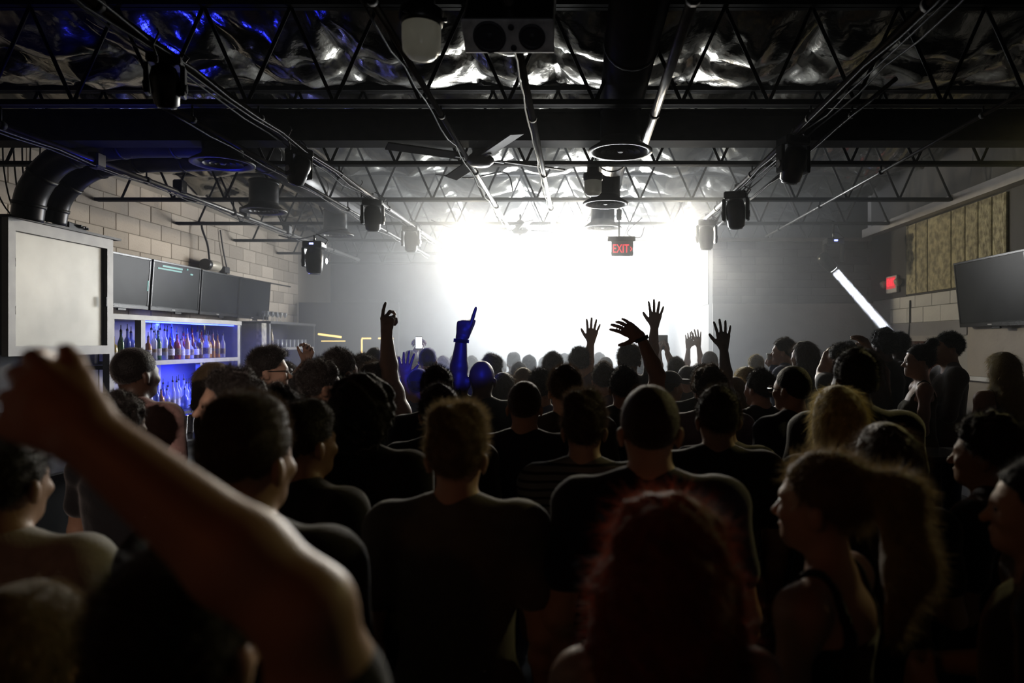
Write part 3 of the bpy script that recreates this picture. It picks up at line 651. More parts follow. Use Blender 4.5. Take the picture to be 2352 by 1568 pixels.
# screens over the bar
M_SCR = mat('dark_screen', (0.03, 0.033, 0.037), 0.28, noise=(3, (0.022, 0.024, 0.028)), spec=0.05)
M_BEZ = mat('screen_bezel', (0.012, 0.012, 0.014), 0.25, noise=(9, (0.02, 0.02, 0.022)), spec=0.25)
M_TEAL = mat('teal_reflection', (0.02, 0.2, 0.18), 0.4, emit=(0.0, 0.42, 0.36), estr=0.35, noise=(30, (0.02, 0.15, 0.14)))
M_LOGO = mat('grey_logo', (0.25, 0.25, 0.26), 0.4, noise=(20, (0.2, 0.2, 0.2)))
def tv(y0, y1, x, z0, z1, label, side=1, tilt=0.0, teal=None, rz=0.0):
    w_ = y1-y0; h_ = z1-z0
    t = empty('television', (x, (y0+y1)/2, (z0+z1)/2), rz, label, 'television', 'televisions over the bar' if side > 0 else None)
    t.rotation_euler = (0, tilt, rz)
    s = side
    MB().rbox((-s*0.03, 0, 0), (0.05, w_, h_), 0.008).build('case', M_BEZ, t)
    MB().box((-s*0.002, 0, 0.012), (0.008, w_-0.05, h_-0.075)).build('screen', M_SCR, t)
    for (c, sz) in (((0.0, 0, h_/2-0.012), (0.014, w_, 0.024)), ((0.0, 0, -h_/2+0.022), (0.014, w_, 0.044)), ((0.0, -w_/2+0.012, 0.01), (0.014, 0.024, h_-0.07)), ((0.0, w_/2-0.012, 0.01), (0.014, 0.024, h_-0.07))):
        MB().rbox(c, sz, 0.003).build('bezel', M_BEZ, t)
    MB().box((s*0.008, -0.05*s, -h_/2+0.022), (0.003, 0.07, 0.012)).build('logo', M_LOGO, t)
    MB().rbox((s*0.002, 0.05*s, -h_/2-0.012), (0.02, 0.14, 0.026), 0.004).build('sensor_bar', M_BEZ, t)
    MB().rbox((-s*0.09, 0, 0), (0.08, 0.2, 0.2), 0.01).build('mount', M_STEEL, t)
    for (yy, zz, a, b) in (teal or ()): MB().box((s*0.004, yy, zz), (0.003, a, b)).build('painted_reflection', M_TEAL, t)  # reflected teal light painted on as faintly glowing bars
    return t
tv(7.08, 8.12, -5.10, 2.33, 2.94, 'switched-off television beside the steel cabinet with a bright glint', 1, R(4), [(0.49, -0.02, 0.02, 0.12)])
tv(8.16, 9.19, -5.10, 2.33, 2.94, 'switched-off television with teal reflections painted across its top', 1, R(4), [(-0.12, 0.245, 0.42, 0.022), (-0.17, 0.21, 0.50, 0.018), (0.30, 0.20, 0.06, 0.02), (0.2, 0.255, 0.03, 0.02)])
tv(9.22, 10.24, -5.10, 2.32, 2.93, 'switched-off television, third along from the cabinet', 1, R(4))
tv(10.25, 11.27, -5.10, 2.31, 2.93, 'switched-off television at the far end of the row with a faint violet streak', 1, R(4))
tvR = tv(6.42, 7.64, 4.24, 2.11, 2.83, 'large dark television tilted down on the right wall', -1, R(-6))
cy = empty('wall_spotlight', (-5.32, 9.93, 3.06), 0, 'pale cylindrical lamp on a bent conduit above the televisions', 'lamp')
MB().lathe([(0.07, -0.20), (0.075, -0.18), (0.075, 0.13), (0.05, 0.18), (0.01, 0.2)], 18, M=Matrix.Rotation(R(-90), 3, 'X')).build('barrel', mat('cream_metal', (0.62, 0.58, 0.48), 0.4, 0.2, noise=(6, (0.55, 0.5, 0.42))), cy)
MB().lathe([(0.076, -0.215), (0.08, -0.2), (0.08, -0.13), (0.076, -0.12)], 18, M=Matrix.Rotation(R(-90), 3, 'X')).build('collar', M_BLACKPL, cy)
MB().tube(smooth_path([(0, -0.08, 0.07), (-0.02, -0.10, 0.3), (-0.06, -0.16, 0.5), (-0.12, -0.04, 0.62), (-0.14, 0.2, 0.63)], 6), 0.014, 6).build('conduit', M_CABLE, cy)
jb = empty('junction_box', (XL+0.04, 10.55, 3.06), 0, 'small black junction box on the block wall above the far screen', 'electrical box')
MB().rbox((0, 0, 0), (0.08, 0.16, 0.10), 0.008).build('box', M_BLACKPL, jb)
MB().tube(smooth_path([(0, 0.05, 0.05), (0, -0.05, 0.3), (-0.01, -0.12, 0.6)], 6), 0.01, 6).build('conduit', M_CABLE, jb)
MB().tube([(0, 0.04, -0.05), (0, 0.05, -0.22)], 0.01, 6).build('drop_cable', M_CABLE, jb)
tag(MB().tube([(XL+0.02, 6.5, 3.0), (XL+0.02, 9.0, 2.99), (XL+0.02, 13.0, 3.0)], 0.012, 6).build('wall_conduit', M_CABLE), 'straight thin conduit along the block wall above the screens', 'cable')

# back bar shelving
XS = -4.86
bb = empty('back_bar', (XS, 6.95, 0), 0, 'grey framed back bar with blue-lit bottle shelves', 'shelving')
def bbx(name, m, x0, x1, y0, y1, z0, z1): return MB().bx(x0, x1, y0-6.95, y1-6.95, z0, z1).build(name, m, bb)
bbx('top_board', M_FRAME, -0.5, 0.03, 6.95, 9.80, 2.19, 2.245)
for y in (7.05, 7.56, 9.70): bbx('post', M_FRAME, -0.05, 0.02, y, y+0.075, 0.0, 2.19)
bbx('shelf', M_FRAME, -0.48, 0.02, 7.60, 9.70, 1.685, 1.735)
bbx('shelf', M_DARKCAB, -0.48, 0.0, 7.12, 7.56, 1.66, 1.70)
bbx('counter', M_DARKCAB, -0.5, 0.12, 6.95, 10.4, 1.06, 1.115)
bbx('base_cabinet', M_DARKCAB, -0.5, 0.08, 6.95, 10.4, 0.0, 1.06)
bbx('back_panel', M_BACKP, -0.50, -0.47, 7.60, 8.72, 1.115, 2.19)
bbx('back_panel', mat('blue_lit_panel', (0.04, 0.07, 0.75), 0.35, noise=(4, (0.03, 0.05, 0.6))), -0.50, -0.47, 8.72, 9.72, 1.115, 2.19)  # blue LED light put into the colour of this half
bbx('back_panel', M_DARKCAB, -0.50, -0.47, 6.95, 7.58, 1.115, 2.19)
bbx('side_panel', M_FRAME, -0.48, 0.0, 9.775, 9.80, 1.115, 2.19)
bbx('divider', M_FRAME, -0.06, 0.0, 8.78, 8.83, 1.115, 1.685)
bbx('end_panel', mat('grey_end_panel', (0.30, 0.31, 0.33), 0.6, noise=(5, (0.26, 0.27, 0.29))), -0.30, -0.27, 9.80, 10.40, 1.115, 2.22)
M_BLED = mat('blue_led', (0.1, 0.15, 0.9), 0.4, emit=(0.03, 0.06, 1.0), estr=9, noise=(5, (0.1, 0.15, 0.85)))
bbx('led_strip', M_BLED, -0.04, -0.02, 7.66, 9.68, 2.172, 2.188)
bbx('led_strip', M_BLED, -0.45, -0.43, 7.66, 9.68, 1.118, 1.128)
bbx('led_strip', M_BLED, -0.46, -0.45, 8.9, 9.69, 1.74, 1.75)
for (z, w_, pw) in ((2.165, 2.0, 30), (1.675, 2.0, 26)):
    l = lamp('bar_led_light', 'AREA', (XS-0.12, 8.65, z), (XS-0.22, 8.65, 0), pw, (0.03, 0.06, 1.0), shape='RECTANGLE', size=0.06, size_y=w_)
l = lamp('bar_glow_light', 'AREA', (XS-0.35, 8.9, 1.13), (XS-0.25, 8.9, 3), 22, (0.25, 0.28, 1.0), shape='RECTANGLE', size=0.08, size_y=1.5)
lamp('bar_work_light', 'SPOT', (XS+0.6, 8.4, 2.6), (XS-0.35, 8.4, 1.6), 16, (0.85, 0.88, 1.0), spot_size=R(75), spot_blend=0.6, shadow_soft_size=0.08)
lamp('bar_ceiling_blue', 'SPOT', (-3.3, 5.7, 2.35), (-3.4, 5.0, 4.2), 34, (0.02, 0.03, 1.0), spot_size=R(85), spot_blend=0.7, shadow_soft_size=0.05)

wp = tag(MB().bx(-4.92, -4.84, 10.44, 10.60, 0, 2.24).build('shelf_post', mat('worn_white_post', (0.55, 0.52, 0.44), 0.7, noise=(14, (0.30, 0.28, 0.23), 0.1))), 'worn cream post between the two back bar units', 'post')
s2 = empty('glass_shelf_unit', (XS, 10.75, 0), 0, 'dark shelf unit holding glasses at the far end of the bar', 'shelving')
for (n_, m_, b_) in (('side_panel', M_FRAME, (-0.5, 0.0, 0.0, 0.04, 0, 2.26)), ('side_panel', M_DARKCAB, (-0.5, 0.0, 1.80, 1.84, 0, 2.26)), ('top_board', M_DARKCAB, (-0.5, 0.02, 0, 1.84, 2.24, 2.28)), ('shelf', M_FRAME, (-0.5, 0.0, 0.04, 1.80, 1.82, 1.86)), ('shelf', M_DARKCAB, (-0.5, 0.0, 0.04, 1.80, 1.36, 1.39)), ('back_panel', M_DARKCAB, (-0.5, -0.48, 0, 1.84, 0, 2.24)), ('base_cabinet', M_DARKCAB, (-0.48, 0.05, 0, 1.84, 0, 1.05))):
    MB().bx(*b_).build(n_, m_, s2)
M_AMB = mat('amber_glow', (0.8, 0.5, 0.2), 0.5, emit=(1.0, 0.62, 0.22), estr=1.6, noise=(4, (0.8, 0.5, 0.2)))
tl_ = empty('till_light', (XS-0.25, 11.35, 1.39), 0, 'small amber lit box on the far bar shelf', 'lamp')
MB().rbox((0, 0, 0.07), (0.09, 0.11, 0.14), 0.008).build('case', M_DARKCAB, tl_); MB().box((0.047, 0, 0.08), (0.006, 0.08, 0.10)).build('window', M_AMB, tl_)
# amber strips and lit door frame beyond the bar
def strip(name, pts, r, lab):
    t = empty(name, tuple(pts[0]), 0, lab, 'strip light', 'amber strips beyond the bar')
    a = [Vector(p)-Vector(pts[0]) for p in pts]
    MB().tube(a, r, 8).build('tube', mat('amber_strip', (0.9, 0.6, 0.2), 0.4, emit=(1.0, 0.68, 0.22), estr=2.2, noise=(5, (0.9, 0.6, 0.22))), t)
    MB().tube([a[0]+Vector((0, 0.02, 0)), a[-1]+Vector((0, 0.02, 0))], r*1.3, 6).build('backing', M_DARKCAB, t)
strip('amber_strip', [px(731, 767, 12.75), px(784, 774, 12.75)], 0.018, 'bright amber strip light at the end of the bar')
strip('amber_strip', [px(738, 783, 12.75), px(793, 783, 12.75)], 0.007, 'dim amber strip just under the brighter one')
strip('amber_strip', [px(831, 777, 13.1), px(852, 777, 13.1)], 0.014, 'short amber strip at the corner of the lit frame')
strip('amber_strip', [px(831, 779, 13.1), px(831, 830, 13.1)], 0.014, 'upright amber strip of the lit frame beside the stage')
strip('amber_strip', [px(869, 777, 13.1), px(903, 777, 13.1)], 0.014, 'amber strip behind the raised pointing hand')
dk = tag(MB().bx(-5.45, -3.5, 13.3, 13.36, 0.0, 2.72).build('black_partition', M_BLACKWALL), 'tall black partition between the bar and the stage', 'partition')

# bar counter in front of the bartenders
bc = empty('bar_counter', (-3.75, 3.4, 0), 0, 'dark bar counter running along the left side', 'bar counter')
MB().rbox((0, 4.3, 1.06), (0.66, 8.6, 0.06), 0.012).build('worktop', mat('bar_top_dark', (0.03, 0.028, 0.03), 0.2, noise=(5, (0.05, 0.045, 0.045))), bc)
MB().bx(-0.18, 0.2, 0.05, 8.55, 0.0, 1.03).build('front_panel', M_DARKCAB, bc)
MB().tube([(0.3, 0.1, 0.2), (0.3, 8.5, 0.2)], 0.022, 10).build('foot_rail', M_CHROME, bc)
M_TIN = mat('shaker_tin', (0.6, 0.6, 0.62), 0.2, 1.0, noise=(12, (0.5, 0.5, 0.52)))
for k, (dy, dz, lab) in enumerate(((0, 0, 'steel shaker tin standing on the bar by the blue light'), (0.11, 0, 'second steel shaker tin next to the first on the bar'))):
    t = empty('shaker_tin', (-3.68, 6.35+dy, 1.09), 0, lab, 'shaker', 'shaker tins')
    MB().lathe([(0.036, 0), (0.038, 0.01), (0.047, 0.17), (0.049, 0.175), (0.045, 0.178)], 18, caps=True).build('cup', M_TIN, t)
    MB().lathe([(0.044, 0.165), (0.05, 0.168), (0.05, 0.176), (0.044, 0.18)], 18, caps=False).build('rim', M_TIN, t)

# ------------------------------------------------------------------ bottles and glasses
def glassmat(name, col, a):
    if name in MATS: return MATS[name]
    m = mat(name, col, 0.12, noise=(6, tuple(c*0.85 for c in col)), spec=0.8); m.node_tree.nodes['Principled BSDF'].inputs['Alpha'].default_value = a
    return m
G = {'clear': glassmat('clear_glass', (0.75, 0.78, 0.85), 0.42), 'amber': glassmat('amber_spirit', (0.55, 0.25, 0.06), 0.85), 'red': glassmat('red_spirit', (0.35, 0.05, 0.04), 0.85),
     'green': glassmat('green_glass', (0.05, 0.16, 0.06), 0.85), 'dark': glassmat('dark_spirit', (0.10, 0.05, 0.03), 0.92), 'gold': glassmat('gold_spirit', (0.6, 0.45, 0.12), 0.8), 'blue': glassmat('blue_glass', (0.12, 0.18, 0.6), 0.7)}
M_LABELW = mat('bottle_label_white', (0.7, 0.68, 0.62), 0.6, noise=(40, (0.45, 0.42, 0.38), 0.1))
M_LABELD = mat('bottle_label_dark', (0.08, 0.05, 0.05), 0.6, noise=(40, (0.3, 0.22, 0.1), 0.1))
M_POUR = mat('pourer_black', (0.03, 0.03, 0.03), 0.4, noise=(9, (0.06, 0.06, 0.06)))
SHAPES = [
    ([(0.036, 0), (0.038, 0.01), (0.038, 0.17), (0.030, 0.20), (0.014, 0.225), (0.013, 0.285)], 0.285),
    ([(0.042, 0), (0.044, 0.01), (0.044, 0.14), (0.036, 0.175), (0.015, 0.195), (0.014, 0.25)], 0.25),
    ([(0.033, 0), (0.035, 0.01), (0.035, 0.19), (0.022, 0.235), (0.013, 0.26), (0.013, 0.305)], 0.305),
    ([(0.048, 0), (0.050, 0.012), (0.052, 0.09), (0.045, 0.13), (0.016, 0.165), (0.014, 0.225)], 0.225),
    ([(0.034, 0), (0.036, 0.01), (0.032, 0.11), (0.036, 0.19), (0.014, 0.23), (0.013, 0.29)], 0.29)]
BM = []
for prof, h in SHAPES:
    body = MB().lathe(prof, 12).mesh('bottle_body')
    body.materials.append(G['clear'])
    pour = MB().lathe([(0.013, h-0.006), (0.015, h+0.008), (0.010, h+0.014), (0.005, h+0.022), (0.004, h+0.06)], 8).mesh('pourer'); pour.materials.append(M_POUR)
    r = prof[2][0]+0.0012
    lab = MB().lathe([(r, 0.045), (r, 0.115)], 12, caps=False).mesh('paper_label'); lab.materials.append(M_LABELW)
    BM.append((body, pour, lab))
CN = {'clear': 'clear spirit bottle', 'amber': 'amber spirit bottle', 'red': 'dark red spirit bottle', 'green': 'green glass bottle', 'dark': 'dark brown spirit bottle', 'gold': 'golden liqueur bottle', 'blue': 'blue glass bottle'}
def bottle(x, y, z, shp, col, where, grp, s=1.0):
    t = empty('bottle', (x, y, z), random.uniform(0, 6), '%s %s' % (CN[col], where), 'bottle', grp); t.scale = (s*0.86, s*0.86, s*1.08)
    b, p, l = BM[shp]
    link('body', b, G[col], t); link('pourer', p, None, t)
    if col not in ('blue',): link('paper_label', l, M_LABELD if random.random() < 0.35 else M_LABELW, t)
up = ['clear', 'clear', 'amber', 'clear', 'red', 'clear', 'amber', 'clear', 'dark', 'clear']
for row, (xx, n) in enumerate(((-4.96, 17), (-5.13, 17))):
    for k in range(n):
        y = 7.70+ (9.56-7.70)*(k+0.5)/n + random.uniform(-0.006, 0.006)
        c = random.choice(up); 
        if row == 1: c = random.choice(['clear', 'clear', 'blue', 'clear', 'red'])
        if row == 0 and k == 3: c = 'green'
        rn = ('front row of the upper blue shelf', 'back row of the upper blue shelf')[row]
        bottle(xx+random.uniform(-0.02, 0.02), y, 1.737, random.randrange(5), c, 'in the '+rn, 'bottles on the upper blue shelf', random.uniform(0.95, 1.12) if row == 0 else random.uniform(1.05, 1.18))
for row, (xx, n) in enumerate(((-4.93, 17), (-5.10, 17))):
    for k in range(n):
        y = 7.66+(9.60-7.66)*(k+0.5)/n+random.uniform(-0.006, 0.006)
        c = random.choice(['clear', 'clear', 'clear', 'blue', 'amber' if row == 0 and k % 7 == 3 else 'clear'])
        rn = ('front row on the glowing lower counter', 'back row on the glowing lower counter')[row]
        bottle(xx+random.uniform(-0.02, 0.02), y, 1.117, random.randrange(5), c, 'in the '+rn, 'bottles on the lower counter', random.uniform(0.95, 1.12))
for k, (y, c) in enumerate(((7.20, 'gold'), (7.30, 'gold'), (7.42, 'green'))): bottle(-4.97, y, 1.702, k, c, 'in the dark bay beside the steel cabinet, %s from left' % nth[k], 'bottles in the dark bay', 1.1)
# below the steel cabinet: tall glasses and pour spouts
lowc = empty('prep_shelf', (XF-0.35, 5.6, 1.28), 0, 'dark prep shelf under the steel cabinet', 'shelf')
MB().bx(-0.4, 0.35, 0, 1.3, -0.05, 0.0).build('board', M_DARKCAB, lowc); MB().bx(-0.4, 0.30, 0.05, 1.25, -1.28, -0.05).build('support', M_DARKCAB, lowc); MB().bx(-0.40, -0.37, 0.0, 1.3, 0, 0.55).build('back_panel', M_DARKCAB, lowc)
G_TALL = MB().lathe([(0.028, 0), (0.030, 0.005), (0.036, 0.22), (0.037, 0.225), (0.033, 0.22), (0.027, 0.012)], 14).mesh('tall_glass_body')
M_GLASSW = glassmat('drink_glass', (0.7, 0.72, 0.75), 0.4); G_TALL.materials.append(M_GLASSW)
for k, y in enumerate((5.98, 6.12, 6.26, 6.42, 6.62)):
    o = link('tall_glass', G_TALL, None); o.location = (XF-0.2-0.05*(k % 2), y, 1.281); o.scale = (1, 1, 1.5 if k % 2 == 0 else 1.15)
    tag(o, 'tall clear glass under the steel cabinet, %s from the left' % nth[k], 'glass', 'tall glasses under the cabinet')
# wine glasses on the far unit
WG = MB().lathe([(0.03, 0), (0.03, 0.003), (0.005, 0.008), (0.004, 0.07), (0.02, 0.085), (0.034, 0.12), (0.030, 0.16), (0.029, 0.16), (0.032, 0.12), (0.004, 0.083)], 14).mesh('stem_glass_body'); WG.materials.append(M_GLASSW)
for k in range(9):
    o = link('wine_glass', WG, None); o.location = (-4.95-0.09*(k % 2), 10.85+0.085*k, 2.281); tag(o, 'clear wine glass lined up on top of the far shelf unit', 'glass', 'wine glasses on the far shelf unit')
TG = MB().lathe([(0.03, 0), (0.032, 0.004), (0.037, 0.13), (0.035, 0.13), (0.029, 0.01)], 12).mesh('tumbler_body'); TG.materials.append(M_GLASSW)
for k in range(16):
    o = link('tumbler', TG, None); o.location = (-4.93-0.10*(k % 2), 11.15+0.082*k, 1.861); tag(o, 'clear tumbler standing inside the far shelf unit', 'glass', 'tumblers in the far shelf unit')
for k in range(4): bottle(-4.95-0.08*(k % 2), 10.86+0.08*k, 1.861, k, ('green', 'clear', 'gold', 'green')[k], 'in the far shelf unit, %s from the left' % nth[k], 'bottles in the far shelf unit', 0.9)

# right side furniture
trim(4, MB().bx(XR-0.10, XR, 4.6, 7.9, 1.53, 1.575), mat('ledge_white', (0.55, 0.55, 0.56), 0.4, noise=(9, (0.5, 0.5, 0.5))), 'white drink ledge along the right wall')
tb = empty('bar_table', (2.25, 4.30, 0.0), 0, 'dark high bar table between the blonde women on the right', 'table')
MB().rbox((0, 0, 1.24), (0.50, 0.40, 0.035), 0.01).build('tabletop', M_DARKCAB, tb); MB().tube([(0, 0, 0.02), (0, 0, 1.23)], 0.035, 12).build('column', M_STEEL, tb); MB().lathe([(0.24, 0), (0.24, 0.012), (0.05, 0.03)], 24).build('base', M_STEEL, tb)
# ------------------------------------------------------------------ figure modelling: smooth distance fields turned into one surface
class Field:
    def __init__(s, h): s.h = h; s.ops = []
    def cone(s, a, b, ra, rb, k=0.03): s.ops.append(('c', np.array(a, float), np.array(b, float), ra, rb, k)); return s
    def ell(s, c, r, k=0.03): s.ops.append(('e', np.array(c, float), np.array(r, float), None, None, k)); return s
    def cut(s, c, r, k=0.01): s.ops.append(('-', np.array(c, float), np.array(r, float), None, None, k)); return s
    def run(s, inflate=0.0, post=None):
        h = s.h; lo = np.full(3, 1e9); hi = -lo
        for o in s.ops:
            if o[0] == '-': continue
            if o[0] == 'c': l = np.minimum(o[1]-o[3], o[2]-o[4]); g = np.maximum(o[1]+o[3], o[2]+o[4])
            else: l = o[1]-o[2]; g = o[1]+o[2]
            lo = np.minimum(lo, l); hi = np.maximum(hi, g)
        lo -= inflate+3*h+0.02; hi += inflate+3*h+0.02
        n = np.ceil((hi-lo)/h).astype(int)+1
        ax = [lo[i]+h*np.arange(n[i]) for i in range(3)]
        F = np.full(n, 0.5, np.float32)
        for o in s.ops:
            k = o[5]; m = inflate+k+3*h
            if o[0] == 'c': l = np.minimum(o[1]-o[3], o[2]-o[4])-m; g = np.maximum(o[1]+o[3], o[2]+o[4])+m
            else: l = o[1]-o[2]-m; g = o[1]+o[2]+m
            i0 = np.clip(np.floor((l-lo)/h).astype(int), 0, n); i1 = np.clip(np.ceil((g-lo)/h).astype(int)+1, 0, n)
            if (i1 <= i0).any(): continue
            sl = tuple(slice(i0[i], i1[i]) for i in range(3))
            X = (ax[0][sl[0]][:, None, None]).astype(np.float32); Y = (ax[1][sl[1]][None, :, None]).astype(np.float32); Z = (ax[2][sl[2]][None, None, :]).astype(np.float32)
            if o[0] == 'c':
                a, b, ra, rb = o[1:5]; ab = b-a; L2 = float((ab*ab).sum())+1e-9
                t = np.clip(((X-a[0])*ab[0]+(Y-a[1])*ab[1]+(Z-a[2])*ab[2])/L2, 0, 1)
                d = np.sqrt((X-a[0]-t*ab[0])**2+(Y-a[1]-t*ab[1])**2+(Z-a[2]-t*ab[2])**2)-(ra+t*(rb-ra))
            else:
                c, r = o[1:3]; u, v, q = X-c[0], Y-c[1], Z-c[2]
                k0 = np.sqrt((u/r[0])**2+(v/r[1])**2+(q/r[2])**2); k1 = np.sqrt((u/r[0]**2)**2+(v/r[1]**2)**2+(q/r[2]**2)**2)+1e-6
                d = k0*(k0-1)/k1
            A = F[sl]
            if o[0] == '-':
                e = -d; t = np.clip(0.5-0.5*(A-e)/k, 0, 1); F[sl] = A*(1-t)+e*t+k*t*(1-t)
            else:
                t = np.clip(0.5+0.5*(A-d)/k, 0, 1); F[sl] = A*(1-t)+d*t-k*t*(1-t)
        F -= inflate
        if post is not None:
            F = post(F, ax[0][:, None, None].astype(np.float32), ax[1][None, :, None].astype(np.float32), ax[2][None, None, :].astype(np.float32)).astype(np.float32)
        return surfnet(F, lo, h)

def surfnet(F, lo, h):
    nx, ny, nz = F.shape; S = F < 0
    c = np.zeros((nx-1, ny-1, nz-1), np.int8); off = [(a, b, d) for a in (0, 1) for b in (0, 1) for d in (0, 1)]
    for (a, b, d) in off: c += S[a:nx-1+a, b:ny-1+b, d:nz-1+d]
    I, J, K = np.nonzero((c > 0) & (c < 8)); N = len(I)
    idx = np.full(c.shape, -1, np.int64); idx[I, J, K] = np.arange(N)
    vals = {o: F[I+o[0], J+o[1], K+o[2]] for o in off}
    acc = np.zeros((N, 3)); cnt = np.zeros(N)
    for o in off:
        for ax in range(3):
            if o[ax] == 0:
                p = list(o); p[ax] = 1; p = tuple(p); a, b = vals[o], vals[p]; m = (a < 0) != (b < 0)
                t = np.where(m, a/np.where(m, a-b, 1), 0); q = np.tile(np.array(o, float), (N, 1)); q[:, ax] = t
                acc += q*m[:, None]; cnt += m
    P = (np.stack([I, J, K], 1)+acc/cnt[:, None])*h+lo
    quads = []
    for ax in range(3):
        A = np.take(S, range(0, S.shape[ax]-1), ax); B = np.take(S, range(1, S.shape[ax]), ax)
        e = np.stack(np.nonzero(A != B), 1); o1, o2 = [(1, 2), (2, 0), (0, 1)][ax]
        e = e[(e[:, o1] > 0) & (e[:, o2] > 0) & (e[:, o1] < S.shape[o1]-1) & (e[:, o2] < S.shape[o2]-1)]
        def at(d1, d2):
            q = e.copy(); q[:, o1] += d1; q[:, o2] += d2; return idx[q[:, 0], q[:, 1], q[:, 2]]
        Q = np.stack([at(-1, -1), at(0, -1), at(0, 0), at(-1, 0)], 1)
        flip = ~S[e[:, 0], e[:, 1], e[:, 2]]
        Q[flip] = Q[flip][:, ::-1]; quads.append(Q)
    return P, np.concatenate(quads)

def np_mesh(name, P, Q, tris=None, mats=()):
    me = bpy.data.meshes.new(name); nq = len(Q); nt = 0 if tris is None else len(tris)
    me.vertices.add(len(P)); me.vertices.foreach_set('co', np.asarray(P, np.float32).ravel())
    li = Q.ravel() if nt == 0 else np.concatenate([Q.ravel(), tris.ravel()])
    me.loops.add(len(li)); me.loops.foreach_set('vertex_index', li.astype(np.int32))
    st = np.concatenate([np.arange(nq)*4, nq*4+np.arange(nt)*3]).astype(np.int32)
    me.polygons.add(nq+nt); me.polygons.foreach_set('loop_start', st)
    me.polygons.foreach_set('use_smooth', np.ones(nq+nt, bool))
    for m in mats: me.materials.append(m)
    me.update(calc_edges=True); me.validate(); return me

def wob(X, Y, Z, f, seed):
    r = np.random.default_rng(seed); o = 0
    for k in range(4):
        a = r.normal(size=3); a /= np.linalg.norm(a); a *= f*r.uniform(0.7, 1.5)
        o = o+np.sin(a[0]*X+a[1]*Y+a[2]*Z+r.uniform(0, 6))
    return o/4

V3 = lambda *a: np.array(a, float)
def unit(v): v = np.asarray(v, float); return v/(np.linalg.norm(v)+1e-9)

# ---- hand: palm of four metacarpals, four jointed fingers, thumb from the side of the palm
HANDS = {'open': dict(curl=[8, 6, 8, 12], spread=11, thumb=48, tb=10), 'relax': dict(curl=[28, 32, 36, 40], spread=4, thumb=25, tb=25), 'point': dict(curl=[2, 88, 90, 92], spread=3, thumb=12, tb=55),
         'two': dict(curl=[12, 48, 80, 85], spread=4, thumb=15, tb=50), 'grip': dict(curl=[52, 55, 58, 60], spread=3, thumb=35, tb=40), 'claw': dict(curl=[18, 22, 26, 22], spread=7, thumb=62, tb=5), 'fist': dict(curl=[82, 85, 88, 88], spread=1, thumb=15, tb=60)}
def hand(f, wrist, dr, nrm, side, kind='relax', s=1.0):
    """dr: wrist to fingers; nrm: the way the palm looks; side: unit towards the thumb"""
    H = HANDS[kind]; dr = unit(dr); nrm = unit(nrm-np.dot(nrm, dr)*dr); sd = unit(np.cross(dr, nrm)); sd = sd if np.dot(sd, side) > 0 else -sd
    kn = []
    for i, o in enumerate((0.030, 0.010, -0.011, -0.030)):
        base = wrist+sd*o*0.55*s+dr*0.008*s; k = wrist+sd*o*s*(1+H['spread']*0.012)+dr*s*(0.088, 0.092, 0.088, 0.080)[i]
        f.cone(base, k, 0.0155*s, 0.0135*s, 0.014); kn.append(k)
    f.ell(wrist+dr*0.05*s+nrm*0.004, V3(0.03, 0.03, 0.03)*s*0.9, 0.02)
    LN = ((0.044, 0.026, 0.021), (0.048, 0.030, 0.022), (0.045, 0.028, 0.022), (0.035, 0.021, 0.019))
    for i in range(4):
        an = R(H['spread']*(1.2, 0.35, -0.5, -1.5)[i]); d0 = unit(dr*math.cos(an)+sd*math.sin(an)); p = kn[i]; cu = 0
        for j in range(3):
            cu += R(H['curl'][i])*(0.9, 1.0, 0.7)[j]; d = d0*math.cos(cu)+nrm*math.sin(cu); q = p+d*LN[i][j]*s
            r0 = (0.0112, 0.0102, 0.0092)[j]*s*(0.9 if i == 3 else 1); f.cone(p, q, r0, r0*0.9, 0.004); p = q
    an = R(H['thumb']); p = wrist+sd*0.022*s+dr*0.022*s+nrm*0.006; d = unit(dr*math.cos(an)+sd*math.sin(an)+nrm*math.sin(R(H['tb']))*0.5)
    q = p+d*0.042*s; f.cone(p, q, 0.017*s, 0.0135*s, 0.012); d2 = unit(d+dr*0.25+nrm*math.sin(R(H['tb']))*0.4); q2 = q+d2*0.032*s; f.cone(q, q2, 0.0128*s, 0.0115*s, 0.004); q3 = q2+unit(d2+dr*0.2)*0.024*s; f.cone(q2, q3, 0.0115*s, 0.009*s, 0.004)

# ---- body at 1.75 m, facing +Y, right hand on +X
def default_arm(sg, kind):
    if kind == 'down': return dict(sh=V3(sg*0.185, -0.012, 1.425), el=V3(sg*0.235, -0.035, 1.13), wr=V3(sg*0.235, 0.055, 0.885), hd=V3(0, 0.25, -1), hn=V3(-sg, 0.2, 0), hs=V3(0, 1, 0), hk='relax')
    if kind == 'bent': return dict(sh=V3(sg*0.185, -0.008, 1.425), el=V3(sg*0.25, 0.005, 1.14), wr=V3(sg*0.10, 0.235, 1.16), hd=V3(-sg*0.7, 0.5, 0.1), hn=V3(-sg*0.2, -0.9, -0.3), hs=V3(0, 0, 1), hk='grip')
    if kind == 'cross': return dict(sh=V3(sg*0.185, 0.0, 1.42), el=V3(sg*0.22, 0.06, 1.15), wr=V3(-sg*0.04, 0.20, 1.20), hd=V3(-sg, 0.05, 0.05), hn=V3(0, -1, 0), hs=V3(0, 0, 1), hk='relax')

def fix_sex(a, sex, sg):
    if sex == 'f':
        a = dict(a)
        for k in ('sh', 'el', 'wr'):
            if k in a: a[k] = a[k]+V3(-sg*0.022, 0, -0.004)
    return a

